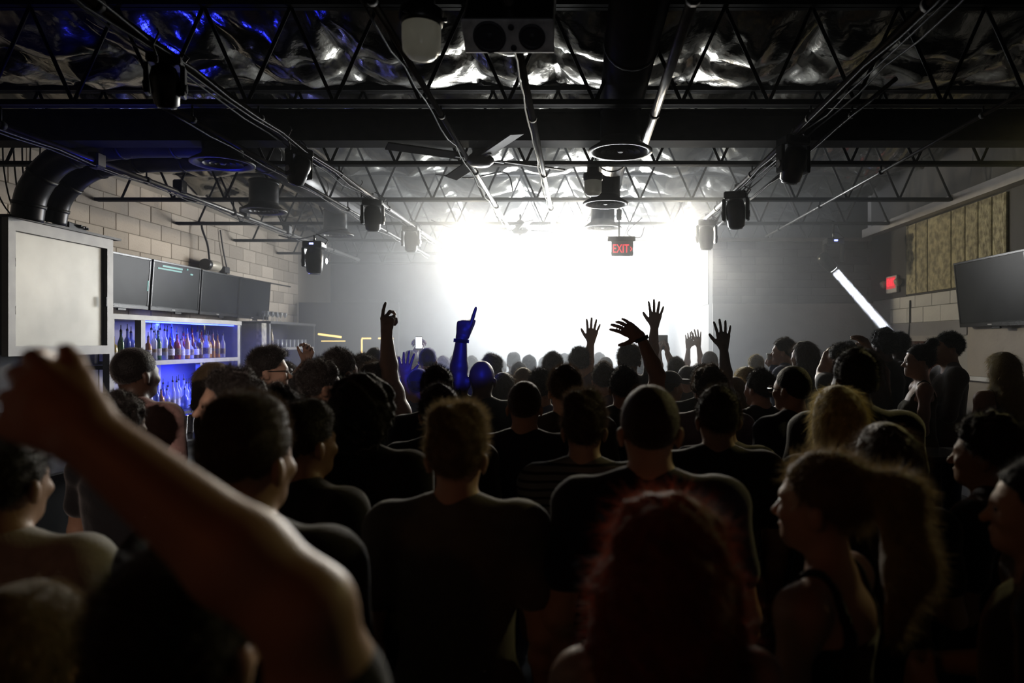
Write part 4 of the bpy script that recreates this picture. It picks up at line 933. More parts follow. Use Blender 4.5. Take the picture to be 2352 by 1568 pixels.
def torso(f, sex, b, shirt=False):
    m = sex == 'm'; e = 0.0
    f.ell((0, 0, 0.95), (0.160*b if m else 0.170, 0.118, 0.13), 0.05)
    f.ell((0, 0.005, 1.09), (0.150*b if m else 0.128, 0.112, 0.16), 0.06)
    f.ell((0, 0.004, 1.27), (0.168*b if m else 0.145, 0.118 if m else 0.108, 0.17), 0.06)
    if not m:
        for s in (-1, 1): f.ell((s*0.07, 0.085, 1.26), (0.062, 0.05, 0.06), 0.03)
    f.ell((0, -0.035, 1.37), ((0.150 if m else 0.13)*b, 0.078, 0.085), 0.05)
    for s in (-1, 1):
        f.cone((s*0.03, -0.022, 1.485 if m else 1.475), (s*0.165*b if m else s*0.145, -0.014, 1.425), 0.048 if m else 0.038, 0.052 if m else 0.044, 0.04)

def head(f, sex, hz=0.0):
    m = sex == 'm'; nk = 0.060 if m else 0.050
    f.cone((0, -0.022, 1.40), (0, -0.008, 1.575), nk*1.08, nk*0.94, 0.035)
    f.ell((0, -0.006, 1.658), (0.0755, 0.096, 0.092), 0.02)
    f.ell((0, 0.035, 1.604), (0.064, 0.066, 0.086), 0.03)
    f.ell((0, 0.060, 1.546), (0.042, 0.038, 0.028), 0.03)
    f.ell((0, 0.080, 1.538), (0.020, 0.018, 0.016), 0.02)
    f.cone((0, 0.098, 1.632), (0, 0.118, 1.598), 0.0075, 0.0125, 0.012)
    f.ell((0, 0.083, 1.648), (0.046, 0.018, 0.012), 0.018)
    f.ell((0, 0.099, 1.5725), (0.022, 0.010, 0.0055), 0.006); f.ell((0, 0.096, 1.5615), (0.019, 0.010, 0.006), 0.006)
    for s in (-1, 1):
        f.ell((s*0.043, 0.072, 1.604), (0.022, 0.02, 0.018), 0.02)
        f.cut((s*0.031, 0.108, 1.629), (0.017, 0.016, 0.010), 0.010)
        f.ell((s*0.079, -0.012, 1.612), (0.009, 0.021, 0.031), 0.006); f.ell((s*0.086, -0.02, 1.622), (0.007, 0.012, 0.02), 0.006)

def arm(f, a, sg, sex, b, h):
    k = (1.0 if sex == 'm' else 0.80)*(0.5+0.5*b)*a.get('k', 1.0)
    sh, el, wr = a['sh'], a['el'], a['wr']
    f.ell(sh, V3(0.060, 0.062, 0.062)*k, 0.05)
    f.cone(sh, el, 0.053*k, 0.041*k, 0.035); f.ell(sh*0.45+el*0.55+V3(0, 0.006, 0), V3(0.046, 0.046, 0.05)*k, 0.04)
    mid = el*0.7+wr*0.3
    f.cone(el, mid, 0.041*k, 0.042*k, 0.02); f.cone(mid, wr, 0.042*k, 0.0265*k, 0.02)
    hand(f, wr, a['hd'], a['hn'], a['hs'], a.get('hk', 'relax'), (1.0 if sex == 'm' else 0.92)*a.get('hsz', 1.0))

MESHES = {}
def body_mesh(key, sex, arms, b, h):
    k = ('b',)+key+(h,)
    if k not in MESHES:
        f = Field(h); torso(f, sex, b); head(f, sex)
        for sg in (1, -1): arm(f, arms[sg], sg, sex, b, h)
        P, Q = f.run()
        MESHES[k] = np_mesh('body', P, Q, None, [M_SKIN['mid']])
    return MESHES[k]
def shirt_mesh(key, sex, arms, b, h, kind):
    k = ('s',)+key+(h, kind)
    if k not in MESHES:
        f = Field(h); torso(f, sex, b)
        f.ell((0, 0, 0.93), (0.168*b if sex == 'm' else 0.168, 0.125, 0.14), 0.06)
        kk = (1.0 if sex == 'm' else 0.80)*(0.5+0.5*b)
        for sg in (1, -1):
            a = arms[sg]
            if kind == 'tank': continue
            f.ell(a['sh'], V3(0.062, 0.064, 0.064)*kk, 0.05)
            if kind == 'tee':
                e = a['sh']*0.42+a['el']*0.58; f.cone(a['sh'], e, 0.056*kk, 0.056*kk, 0.03)
            else:
                f.cone(a['sh'], a['el'], 0.056*kk, 0.047*kk, 0.03); f.cone(a['el'], a['wr']*0.93+a['el']*0.07, 0.047*kk, 0.036*kk, 0.02)
        def post(F, X, Y, Z):
            F = F+0.004*wob(X*1.6, Y*1.6, Z*0.7, 26, 5)+0.003*wob(X, Y, Z, 60, 9)
            F = np.maximum(F, 0.845-Z)                                    # hem
            if kind == 'tank': F = np.maximum(F, np.minimum(Z-1.345, np.maximum(0.075-np.abs(X), np.abs(X)-0.105)))
            return F
        P, Q = f.run(inflate=0.011 if kind != 'tank' else 0.007, post=post)
        MESHES[k] = np_mesh('shirt', P, Q, None, [M_CLOTH['black']])
    return MESHES[k]
def trouser_mesh(sex):
    k = ('t', sex)
    if k not in MESHES:
        f = Field(0.02); f.ell((0, 0, 0.94), (0.168 if sex == 'm' else 0.172, 0.122, 0.115), 0.04)
        for s in (-1, 1):
            f.cone((s*0.085, 0, 0.88), (s*0.10, 0.01, 0.50), 0.092, 0.065, 0.04); f.cone((s*0.10, 0.01, 0.50), (s*0.105, -0.01, 0.09), 0.066, 0.052, 0.02)
        P, Q = f.run(post=lambda F, X, Y, Z: np.maximum(F+0.003*wob(X, Y, Z, 50, 3), 0.055-Z))
        MESHES[k] = np_mesh('trousers', P, Q, None, [M_CLOTH['denim']])
    return MESHES[k]
def shoe_mesh():
    if 'shoe' not in MESHES:
        f = Field(0.014); f.ell((0, 0.09, 0.042), (0.045, 0.10, 0.042), 0.03); f.ell((0, -0.02, 0.055), (0.042, 0.07, 0.055), 0.03)
        P, Q = f.run(post=lambda F, X, Y, Z: np.maximum(F, 0.001-Z)); MESHES['shoe'] = np_mesh('shoe', P, Q, None, [M_CLOTH['black']])
    return MESHES['shoe']

# ---- hair: a shell with a hairline, plus loose strands standing off it
def plane_keep(Y, Z): return (Y-0.088)*(-0.63)+(Z-1.705)*0.777
def hair_mesh(style, h=0.008):
    k = ('h', style)
    if k in MESHES: return MESHES[k]
    f = Field(h); st = dict(n=2600, ln=0.014, flow=V3(0, -0.3, 0.2), jit=0.5, w=0.0006); lo_cut = None
    rg = np.random.default_rng(abs(hash(style)) % 1000 if False else sum(map(ord, style)))
    am, fq = 0.003, 60
    base = [((0, -0.008, 1.661), (0.0805, 0.101, 0.097))]
    ext = []
    if style == 'buzz': am = 0.001; st.update(n=1800, ln=0.006)
    elif style == 'short': base = [((0, -0.009, 1.664), (0.083, 0.104, 0.101))]; am = 0.006; fq = 85; st.update(n=3400, ln=0.018, jit=0.7)
    elif style == 'crop': base = [((0, -0.006, 1.668), (0.082, 0.103, 0.103)), ((0, 0.035, 1.715), (0.066, 0.066, 0.058))]; am = 0.004; st.update(ln=0.020, flow=V3(0, 0.4, 0.6))
    elif style == 'flat': base = [((0, -0.004, 1.668), (0.083, 0.103, 0.100)), ((0.0, 0.0, 1.725), (0.070, 0.085, 0.045))]; am = 0.002; st.update(n=4200, ln=0.011, flow=V3(0, 0, 0.9), jit=0.3)
    elif style == 'quiff': base = [((0, -0.008, 1.664), (0.083, 0.103, 0.099)), ((0.012, 0.045, 1.735), (0.062, 0.055, 0.05)), ((-0.03, -0.01, 1.735), (0.05, 0.06, 0.045))]; am = 0.008; fq = 75; st.update(n=4200, ln=0.026, flow=V3(0.3, 0.5, 0.6), jit=0.7)
    elif style == 'messy': base = [((0, -0.008, 1.668), (0.090, 0.110, 0.104))]; am = 0.010; fq = 80; st.update(n=3600, ln=0.026, jit=1.0)
    elif style == 'spiky': base = [((0, -0.008, 1.668), (0.086, 0.106, 0.102))]; am = 0.014; fq = 105; st.update(n=3600, ln=0.034, flow=V3(0, 0, 0.7), jit=0.9)
    elif style == 'curly': base = [((0, -0.012, 1.672), (0.100, 0.118, 0.112))]; am = 0.014; fq = 95; st.update(n=4200, ln=0.022, jit=1.3)
    elif style == 'afro': base = [((0, -0.018, 1.665), (0.118, 0.130, 0.122)), ((0, -0.06, 1.58), (0.10, 0.08, 0.09))]; am = 0.016; fq = 80; st.update(n=4200, ln=0.022, jit=1.3)
    elif style == 'bob':
        base = [((0, -0.008, 1.665), (0.087, 0.107, 0.101))]; ext = [('c', (0, -0.045, 1.64), (0, -0.060, 1.50), 0.088, 0.082)]
        am = 0.004; st.update(n=3000, ln=0.035, flow=V3(0, 0, -1.6), jit=0.35); lo_cut = 1.455
    elif style == 'long':
        base = [((0, -0.008, 1.665), (0.088, 0.108, 0.101))]; ext = [('c', (0, -0.045, 1.64), (0, -0.085, 1.42), 0.090, 0.095), ('c', (0, -0.085, 1.42), (0, -0.105, 1.22), 0.092, 0.050), ('c', (0.06, -0.02, 1.6), (0.085, 0.0, 1.38), 0.034, 0.024), ('c', (-0.06, -0.02, 1.6), (-0.085, 0.0, 1.38), 0.034, 0.024)]
        am = 0.005; st.update(n=4600, ln=0.055, flow=V3(0, 0, -1.8), jit=0.4); 
    elif style == 'curtain':
        base = [((0, -0.008, 1.668), (0.100, 0.115, 0.104))]; ext = [('c', (0, -0.05, 1.64), (0, -0.085, 1.36), 0.105, 0.120), ('c', (0.08, 0.0, 1.6), (0.12, 0.0, 1.34), 0.05, 0.05), ('c', (-0.08, 0.0, 1.6), (-0.12, 0.0, 1.34), 0.05, 0.05)]
        am = 0.016; fq = 70; st.update(n=7000, ln=0.050, flow=V3(0, 0, -1.0), jit=0.9)
    elif style == 'pony':
        base = [((0, -0.008, 1.663), (0.082, 0.103, 0.099))]; ext = [('c', (0, -0.10, 1.70), (0.01, -0.165, 1.675), 0.030, 0.045), ('c', (0.01, -0.165, 1.675), (0.02, -0.185, 1.52), 0.048, 0.052), ('c', (0.02, -0.185, 1.52), (0.02, -0.155, 1.36), 0.05, 0.020)]
        am = 0.004; st.update(n=4200, ln=0.040, flow=V3(0, -0.5, -0.7), jit=0.5)
    elif style == 'bun': base = [((0, -0.008, 1.663), (0.082, 0.103, 0.099))]; ext = [('c', (0, -0.07, 1.745), (0, -0.09, 1.77), 0.035, 0.04)]; st.update(ln=0.02)
    for c, r in base: f.ell(c, r, 0.02)
    for o in ext: f.cone(o[1], o[2], o[3], o[4], 0.035)
    sty = style
    def post(F, X, Y, Z):
        F = F+am*wob(X, Y, Z, fq, 4)+am*0.6*wob(X, Y, Z, fq*2.1, 8)
        kp = plane_keep(Y, Z)+0.007*wob(X, Y, Z, 75, 2)+0.012*np.exp(-((np.abs(X)-0.075)/0.02)**2)*(Y > 0.015)*(Y < 0.05)
        if ext and sty not in ('pony', 'bun'):
            face = np.maximum(np.maximum((Y-0.045), -(1.70-Z)), np.abs(X)*0-1)       # open in front, below the fringe
            side = np.where(Z < 1.69, Y-0.035, -1.0)
            F = np.maximum(F, side)
            if lo_cut: F = np.maximum(F, lo_cut-Z)
        elif sty in ('pony', 'bun'):
            F = np.maximum(F, np.where(Y > -0.088, -kp, -1.0))
        elif sty == 'afro': F = np.maximum(F, np.where(Z < 1.69, Y-0.03, -1.0))
        else: F = np.maximum(F, -kp)
        return F
    P, Q = f.run(post=post)
    # strands
    A, B, C = P[Q[:, 0]], P[Q[:, 1]], P[Q[:, 3]]
    nr = np.cross(B-A, C-A); nr /= np.linalg.norm(nr, axis=1)[:, None]+1e-9
    cen = P[Q].mean(axis=1)
    out = cen-np.array([0, -0.01, 1.62]); ok = np.nonzero((nr*out).sum(1) > 0.0)[0]
    pick = rg.choice(ok, int(st['n']*1.8)); n_ = nr[pick]; p0 = cen[pick]+rg.normal(size=(len(pick), 3))*h*0.4
    d = n_*0.55+st['flow'][None]*0.5+rg.normal(size=n_.shape)*st['jit']*0.45; d /= np.linalg.norm(d, axis=1)[:, None]
    bad = (d*n_).sum(1) < 0.12; d[bad] += n_[bad]*0.5; d /= np.linalg.norm(d, axis=1)[:, None]
    ln = st['ln']*rg.uniform(0.4, 1.3, len(pick))[:, None]
    sdv = np.cross(d, rg.normal(size=d.shape)); sdv /= np.linalg.norm(sdv, axis=1)[:, None]
    S0 = p0-n_*0.003-sdv*0.0006; S1 = p0-n_*0.003+sdv*0.0006; S2 = p0+d*ln
    nb = len(P); m = len(pick)
    PP = np.concatenate([P, S0, S1, S2]); T = np.stack([nb+np.arange(m), nb+m+np.arange(m), nb+2*m+np.arange(m)], 1)
    MESHES[k] = np_mesh('hair', PP, Q, T, [M_HAIR['dark']])
    return MESHES[k]
def cap_mesh():
    if 'cap' not in MESHES:
        f = Field(0.008); f.ell((0, -0.006, 1.672), (0.088, 0.110, 0.098), 0.02); f.ell((0, 0.13, 1.690), (0.065, 0.075, 0.010), 0.015)
        P, Q = f.run(post=lambda F, X, Y, Z: np.maximum(F, -((Z-1.672)+0.04*np.minimum(Y, 0.1)))); MESHES['cap'] = np_mesh('cap', P, Q, None, [M_CLOTH['navy']])
    return MESHES['cap']

def skinmat(n, c): return mat('skin_'+n, c, 0.5, noise=(14, tuple(x*0.88 for x in c)), spec=0.4, bump=(90, 0.08))
M_SKIN = {'light': skinmat('light', (0.52, 0.34, 0.25)), 'mid': skinmat('mid', (0.40, 0.25, 0.175)), 'tan': skinmat('tan', (0.28, 0.165, 0.11)), 'dark': skinmat('dark', (0.085, 0.048, 0.033))}
def clothmat(n, c, **k): return mat('cloth_'+n, c, 0.85, noise=(30, tuple(x*0.8 for x in c)), bump=(160, 0.25), spec=0.2, sheen=0.35, **k)
M_CLOTH = {'black': clothmat('black', (0.012, 0.012, 0.014)), 'charcoal': clothmat('charcoal', (0.035, 0.035, 0.038)), 'navy': clothmat('navy', (0.018, 0.022, 0.045)), 'grey': clothmat('grey', (0.13, 0.125, 0.12)), 'white': clothmat('white', (0.55, 0.54, 0.53)),
           'pink': clothmat('pink', (0.50, 0.32, 0.30)), 'olive': clothmat('olive', (0.07, 0.065, 0.03)), 'blue': clothmat('blue', (0.09, 0.13, 0.24)), 'denim': clothmat('denim', (0.03, 0.04, 0.07)), 'maroon': clothmat('maroon', (0.10, 0.02, 0.025)), 'lightblue': clothmat('lightblue', (0.30, 0.34, 0.42)), 'yellow': clothmat('yellow', (0.34, 0.33, 0.08)), 'mauve': clothmat('mauve', (0.14, 0.11, 0.14)),
           'stripe': mat('cloth_stripe', (0.16, 0.155, 0.15), 0.85, stripes=(0.030, (0.03, 0.03, 0.035), 0.35), spec=0.2, bump=(160, 0.25)), 'widestripe': mat('cloth_widestripe', (0.20, 0.19, 0.19), 0.85, stripes=(0.045, (0.03, 0.03, 0.035), 0.4), spec=0.2, bump=(160, 0.25))}
def let_light_through(m, c, f=0.26):
    nt = m.node_tree; b = nt.nodes['Principled BSDF']; out = nt.nodes['Material Output']
    t = nt.nodes.new('ShaderNodeBsdfTranslucent'); t.inputs['Color'].default_value = (*[min(1, x*1.8) for x in c], 1)
    mx = nt.nodes.new('ShaderNodeMixShader'); mx.inputs[0].default_value = f
    nt.links.new(b.outputs[0], mx.inputs[1]); nt.links.new(t.outputs[0], mx.inputs[2]); nt.links.new(mx.outputs[0], out.inputs['Surface'])
    return m
def hairmat(n, c): return let_light_through(mat('hair_'+n, c, 0.55, noise=(45, tuple(x*0.6 for x in c)), spec=0.4, bump=(130, 0.6), sheen=0.6), c)
let_light_through(M_JAR, (0.4, 0.4, 0.37), 0.6)
M_HAIR = {'dark': hairmat('dark', (0.012, 0.009, 0.007)), 'brown': hairmat('brown', (0.045, 0.028, 0.016)), 'sandy': hairmat('sandy', (0.20, 0.14, 0.065)), 'blonde': hairmat('blonde', (0.42, 0.33, 0.14)), 'red': hairmat('red', (0.20, 0.035, 0.015)), 'grey': hairmat('grey', (0.30, 0.29, 0.28)), 'black': hairmat('black', (0.006, 0.005, 0.005))}
M_EYEW = mat('eye_white', (0.6, 0.58, 0.56), 0.2, noise=(60, (0.05, 0.03, 0.02), 0.08))
M_GLASSES = mat('spectacle_frame', (0.02, 0.02, 0.02), 0.25, noise=(30, (0.03, 0.03, 0.03)))
EYE = MB().lathe([(0.001, -0.011), (0.007, -0.0085), (0.011, 0), (0.007, 0.0085), (0.001, 0.011)], 10).mesh('eye'); EYE.materials.append(M_EYEW)
def spectacles_mesh():
    if 'spec' not in MESHES:
        mb = MB()
        for s in (-1, 1):
            mb.tube([(s*0.034+0.024*math.cos(a), 0.118, 1.628+0.018*math.sin(a)) for a in [2*math.pi*i/14 for i in range(15)]], 0.002, 5)
            mb.tube([(s*0.058, 0.118, 1.634), (s*0.082, 0.06, 1.636), (s*0.084, -0.02, 1.632)], 0.0022, 5)
        mb.tube([(-0.01, 0.118, 1.632), (0.01, 0.118, 1.632)], 0.002, 5); MESHES['spec'] = mb.mesh('spectacles'); MESHES['spec'].materials.append(M_GLASSES)
    return MESHES['spec']

PEOPLE = []; FOOT = []
def person(label, cx, top, d, sex='m', hair='short', hc='dark', shirt='black', st='tee', face=0, pose='down', skin='mid', z0=0.0, b=1.0, arms=None, cap=None, glasses=False, eyes=False, hair_top=0.012, legs='denim', dx=0.0, pid=None):
    """cx, top: photo pixel of the crown; d: depth; face: heading in degrees, 0 = towards the stage, 90 = towards the bar"""
    c_, s_ = abs(math.cos(R(face))), abs(math.sin(R(face))); fw = 0.05 if pose != 'down' else 0.0
    hx, hy = 0.215*b*c_+0.12*s_+fw*s_*0.5, 0.12*c_+0.215*s_+fw*c_*0.5
    if sex == 'f': hx *= 0.88
    for _ in range(60):   # step back along the sight line until clear of those in front
        X_ = (cx-VPX)/F_PX*d
        if any(abs(X_-q[0]) < hx+q[2] and abs(d-q[1]) < hy+q[3] for q in FOOT): d += 0.02
        else: break
    FOOT.append(((cx-VPX)/F_PX*d, d, hx, hy))
    if z0 == 0 and X_ > 1.72-hx and d > 4.55-hy: z0 = PLZ
    P = px(cx, top, d); s = (P.z-z0)/(1.75+hair_top); x0, y0 = P.x+dx, d
    e = empty('person', (x0, y0, z0), R(face), label, 'person', 'people in the crowd'); e.scale = (s, s, s)
    if s < 0.86 or s > 1.13: print('HEIGHT', label, round(s*1.76, 2))
    A = {}
    custom = bool(arms)
    Rm = np.array(Matrix.Rotation(-R(face), 3, 'Z'))
    def loc(q):   # photo pixel (x, y, depth offset) -> this person's own space
        W = px(q[0], q[1], d+q[2]); return Rm @ (np.array([W.x-x0, W.y-y0, W.z-z0])/s)
    for sg, nm in ((1, 'R'), (-1, 'L')):
        a = fix_sex(default_arm(sg, pose), sex, sg); a['sh'] = a['sh']*V3(b if sex == 'm' else 1, 1, 1)
        if b > 1: a['el'] = a['el']+V3(sg*0.02, 0, 0); a['wr'] = a['wr']+V3(sg*0.02, 0, 0)
        if arms and nm in arms:
            q = arms[nm]; a = dict(a)
            a['el'] = loc(q['el']) if len(q['el']) == 3 and q['el'][0] > 5 else V3(*q['el'])
            a['wr'] = loc(q['wr']) if q['wr'][0] > 5 or q.get('px') else V3(*q['wr'])
            up = unit(a['el']-a['sh'])
            if up[2] > -0.3: a['sh'] = a['sh']+V3(-sg*0.015, 0.0, 0.03)
            ul = np.linalg.norm(a['el']-a['sh']); fl = np.linalg.norm(a['wr']-a['el'])
            if not (0.2 < ul < 0.36 and 0.19 < fl < 0.32): print('ARM', label, nm, 'upper %.2f fore %.2f' % (ul, fl))
            t = q.get('tip'); a['hd'] = (loc(t)-a['wr']) if t is not None else unit(a['wr']-a['el'])
            a['hn'] = Rm @ V3(*q.get('n', (0, 1, 0))); a['hs'] = Rm @ V3(*q.get('side', (-sg, 0, 0))); a['hk'] = q.get('hand', 'open'); a['k'] = q.get('k', 1.12); a['hsz'] = q.get('hs', 1.08)
        A[sg] = a
    for nm, q in (arms or {}).items():
        if q.get('band'):
            a = A[1 if nm == 'R' else -1]; ax_ = unit(a['wr']-a['el']); c_ = a['wr']-ax_*0.012
            mb = MB(); mb.tube([tuple(c_-ax_*0.011), tuple(c_+ax_*0.011)], 0.0385*q.get('k', 1.12), 16); mb.build('wristband', M_CLOTH['black'], e)
    near = d < 3.1
    key = (('c', label) if custom else (sex, pose))+(b,)
    h = 0.0068 if custom else (0.0078 if near else 0.0125)
    bo = link('body', body_mesh(key, sex, A, b, h), M_SKIN[skin], e)
    link('tank_top' if st == 'tank' else ('long_sleeve_top' if st == 'long' else 't_shirt'), shirt_mesh(key, sex, A, b, 0.012 if near else 0.016, st), M_CLOTH[shirt], e)
    link('trousers', trouser_mesh(sex), M_CLOTH[legs], e)
    for sg in (1, -1):
        o = link('shoe', shoe_mesh(), M_CLOTH['black'], e); o.location = (sg*0.105, -0.01, 0)
    if hair != 'none': link('hair', hair_mesh(hair), M_HAIR[hc], e)
    if cap: link('cap', cap_mesh(), M_CLOTH[cap], e)
    if glasses: link('spectacles', spectacles_mesh(), None, e)
    if eyes:
        for sg in (1, -1):
            o = link('eye', EYE, None, bo); o.location = (sg*0.031, 0.0865, 1.629); o.rotation_euler = (R(90), 0, 0)
    PEOPLE.append(e); return e
# ------------------------------------------------------------------ the crowd
# nearest figures
person('person in black with a bare right arm raised across the lower left corner', 420, 1238, 0.80, 'm', 'short', 'black', 'black', 'tee', 0, 'down', 'light', b=1.2,
       arms={'R': dict(el=(702, 1405, -0.07), wr=(205, 1000, -0.07), tip=(20, 890, -0.05), n=(0, 1, -0.3), side=(0.2, 0, 1), hand='relax')})
person('person with blonde hair at the bottom left corner under the raised arm', 62, 1338, 1.05, 'f', 'bob', 'sandy', 'black', 'tee', 0, 'bent', 'light')
person('person in a pale shirt at the left edge, mostly behind the raised hand', 8, 985, 1.62, 'm', 'short', 'dark', 'white', 'tee', 5, 'bent', 'mid')
person('red-haired woman with long wavy hair in front at the bottom centre right', 1530, 1142, 1.22, 'f', 'curtain', 'red', 'maroon', 'tank', 0, 'bent', 'light')
person('man with a flat-topped crop and shaved sides at left, just right of the raised arm', 565, 912, 1.45, 'm', 'flat', 'brown', 'black', 'tee', -8, 'down', 'mid')
person('blonde woman with a ponytail and dark strappy top, head turned left, lower right', 1890, 1032, 1.50, 'f', 'pony', 'sandy', 'black', 'tank', 50, 'bent', 'light', eyes=True)
person('person at the right edge seen half in profile with a pale cheek', 2385, 1050, 1.62, 'm', 'short', 'black', 'charcoal', 'tee', 62, 'bent', 'light', eyes=True)
person('man with tousled sandy hair and light grey shirt, centre front', 1050, 946, 1.98, 'm', 'quiff', 'sandy', 'grey', 'tee', 0, 'down', 'light', b=1.05)
person('tall man with close-cropped hair and black shirt, right of centre front', 1492, 879, 1.95, 'm', 'buzz', 'brown', 'navy', 'tee', 0, 'down', 'light', b=1.06)
person('man with short dark hair turned right, beside the flat-topped man', 700, 925, 2.20, 'm', 'crop', 'dark', 'black', 'tee', -25, 'down', 'tan')
person('long-haired brunette woman behind the ponytailed blonde', 2032, 970, 2.10, 'f', 'long', 'brown', 'black', 'tee', 0, 'bent', 'light')
person('person with curly dark hair and navy shirt near the right edge', 2266, 960, 2.32, 'm', 'curly', 'black', 'navy', 'tee', 45, 'bent', 'tan')
# second rank
person('man with thick dark hair turned towards the bar, orange light on his face', 532, 848, 2.52, 'm', 'messy', 'dark', 'black', 'tee', 115, 'bent', 'light', eyes=True)
person('person with big dark rounded hair left of centre', 834, 875, 2.60, 'm', 'afro', 'black', 'black', 'tee', 0, 'down', 'tan')
person('blonde woman with loose wavy hair left of the long-haired brunette', 1922, 885, 2.60, 'f', 'long', 'blonde', 'charcoal', 'tee', 0, 'bent', 'light')
person('man in a dark striped shirt with a tousled crop, between two taller men at centre', 1342, 910, 2.64, 'm', 'quiff', 'brown', 'stripe', 'tee', 0, 'down', 'mid')
person('man with short dark hair and black shirt right of the tall cropped man', 1648, 886, 2.75, 'm', 'short', 'dark', 'black', 'tee', 0, 'down', 'tan')
person('person with messy dark hair behind the flat-topped man', 640, 892, 2.98, 'm', 'curly', 'dark', 'black', 'tee', -20, 'down', 'mid')
person('person with tight curly hair in front of the man in the pink shirt', 276, 910, 3.00, 'm', 'curly', 'dark', 'black', 'tee', -15, 'bent', 'tan')
person('man with short dark hair directly behind the tousled sandy-haired man', 1010, 882, 3.05, 'm', 'short', 'dark', 'black', 'tee', 0, 'down', 'mid')
person('broad tall man in black towering over the blonde women on the right', 1963, 800, 3.05, 'm', 'short', 'black', 'black', 'tee', 5, 'bent', 'dark', b=1.1)
person('broad man with cropped hair and plain dark shirt left of the striped shirt', 1205, 872, 3.05, 'm', 'buzz', 'brown', 'navy', 'tee', 0, 'down', 'mid', b=1.12)
person('person in a wide-striped shirt hidden behind the short-haired man in black', 1662, 906, 3.32, 'm', 'short', 'brown', 'widestripe', 'tee', 0, 'down', 'mid')
person('man with smooth dark hair behind the striped shirt at centre', 1298, 838, 3.45, 'm', 'short', 'brown', 'charcoal', 'tee', 10, 'down', 'mid')
person('tall man in a pink t-shirt standing by the bar shelves', 310, 795, 3.48, 'm', 'buzz', 'black', 'pink', 'tee', -15, 'down', 'dark', b=1.05)
person('person with a dark bowl crop looking right, left of the raised pointing arm', 735, 828, 3.50, 'm', 'messy', 'dark', 'lightblue', 'tee', -45, 'down', 'tan')
person('man with a dark undercut beside the striped-shirt man, hair cut round', 1005, 840, 3.75, 'm', 'short', 'black', 'black', 'tee', 0, 'down', 'mid')
person('man with short hair and ear stud in a dark jacket right of centre', 1820, 837, 3.70, 'm', 'buzz', 'black', 'navy', 'long', 30, 'bent', 'mid', eyes=True, glasses=True)
person('man with rounded dark hair left of the raised pointing arm', 780, 800, 3.95, 'm', 'short', 'dark', 'black', 'tee', -25, 'down', 'light')
person('man in glasses looking right beside the bar shelves', 615, 798, 4.00, 'm', 'crop', 'dark', 'charcoal', 'tee', -62, 'down', 'light', glasses=True, eyes=True)
person('person with curly brown hair in front of the open raised hand at right', 1630, 848, 4.10, 'm', 'curly', 'brown', 'mauve', 'tee', 0, 'down', 'mid')
person('man in a dark shirt curling his right arm overhead with the hand drooping left', 1432, 840, 4.15, 'm', 'short', 'black', 'black', 'tee', 0, 'down', 'tan',
       arms={'R': dict(el=(1510, 862, 0.0), wr=(1472, 774, 0.0), tip=(1430, 748, 0.0), n=(0.1, 1, -0.3), side=(0, 0, -1), hand='claw', band=True)})
person('bald man in black raising his left arm with one finger pointing up', 1107, 828, 4.40, 'm', 'none', 'dark', 'black', 'tee', 0, 'down', 'dark', hair_top=0.0,
       arms={'L': dict(el=(1052, 868, 0.0), wr=(1060, 778, 0.0), tip=(1070, 735, 0.0), n=(0, 1, 0), side=(1, 0, 0), hand='point', band=True, k=1.25, hs=1.15)})
person('person raising a bare right arm with two bent fingers, left of the glare', 858, 835, 4.40, 'm', 'crop', 'brown', 'black', 'tee', -10, 'down', 'tan',
       arms={'R': dict(el=(894, 866, 0.0), wr=(888, 768, 0.0), tip=(890, 725, 0.0), n=(0.4, 1, 0), side=(-1, 0.2, 0), hand='two', k=1.3, hs=1.15)})
person('man with smooth dark hair and bright cheek, left of the man in the dark jacket', 1745, 847, 4.40, 'm', 'short', 'dark', 'black', 'tee', 28, 'down', 'light')
person('person with spiky hair lit blue between the two centre men', 1245, 850, 4.60, 'm', 'spiky', 'dark', 'blue', 'tee', 0, 'down', 'mid')
person('blonde woman with straight hair and black top near the blue bottle shelf', 495, 832, 4.60, 'f', 'bob', 'sandy', 'black', 'tee', -55, 'bent', 'light')
person('person raising an arm beside a yellow-topped woman, right hand at her hair', 1985, 800, 4.70, 'f', 'long', 'sandy', 'yellow', 'tank', 20, 'bent', 'light', z0=PLZ,
       arms={'R': dict(el=(2030, 855, 0.05), wr=(1998, 806, 0.12), tip=(1984, 780, 0.1), n=(-0.5, 0.5, 0), side=(-1, 0, 0), hand='relax')})
person('blonde woman with straight shoulder-length hair and bare shoulders by the right wall', 2302, 808, 4.72, 'f', 'long', 'blonde', 'olive', 'tank', 5, 'bent', 'light', z0=PLZ)
person('person with short dark hair between the pointing arms on the left', 838, 816, 4.90, 'm', 'messy', 'dark', 'charcoal', 'tee', 15, 'down', 'mid')
person('person in a blue-lit cap raising a low open left hand', 962, 848, 4.90, 'm', 'buzz', 'dark', 'blue', 'tee', 0, 'down', 'tan', cap='navy',
       arms={'L': dict(el=(943, 942, 0.0), wr=(930, 868, 0.0), tip=(932, 828, 0.0), n=(0, 1, 0), side=(1, 0, 0), hand='open')})
person('person holding a bare right arm high with fingers spread, right of centre', 1613, 838, 4.90, 'm', 'short', 'black', 'black', 'tee', 0, 'down', 'dark',
       arms={'R': dict(el=(1668, 880, 0.0), wr=(1662, 800, 0.0), tip=(1661, 768, 0.0), n=(0, 1, 0), side=(-1, 0, 0), hand='open')})
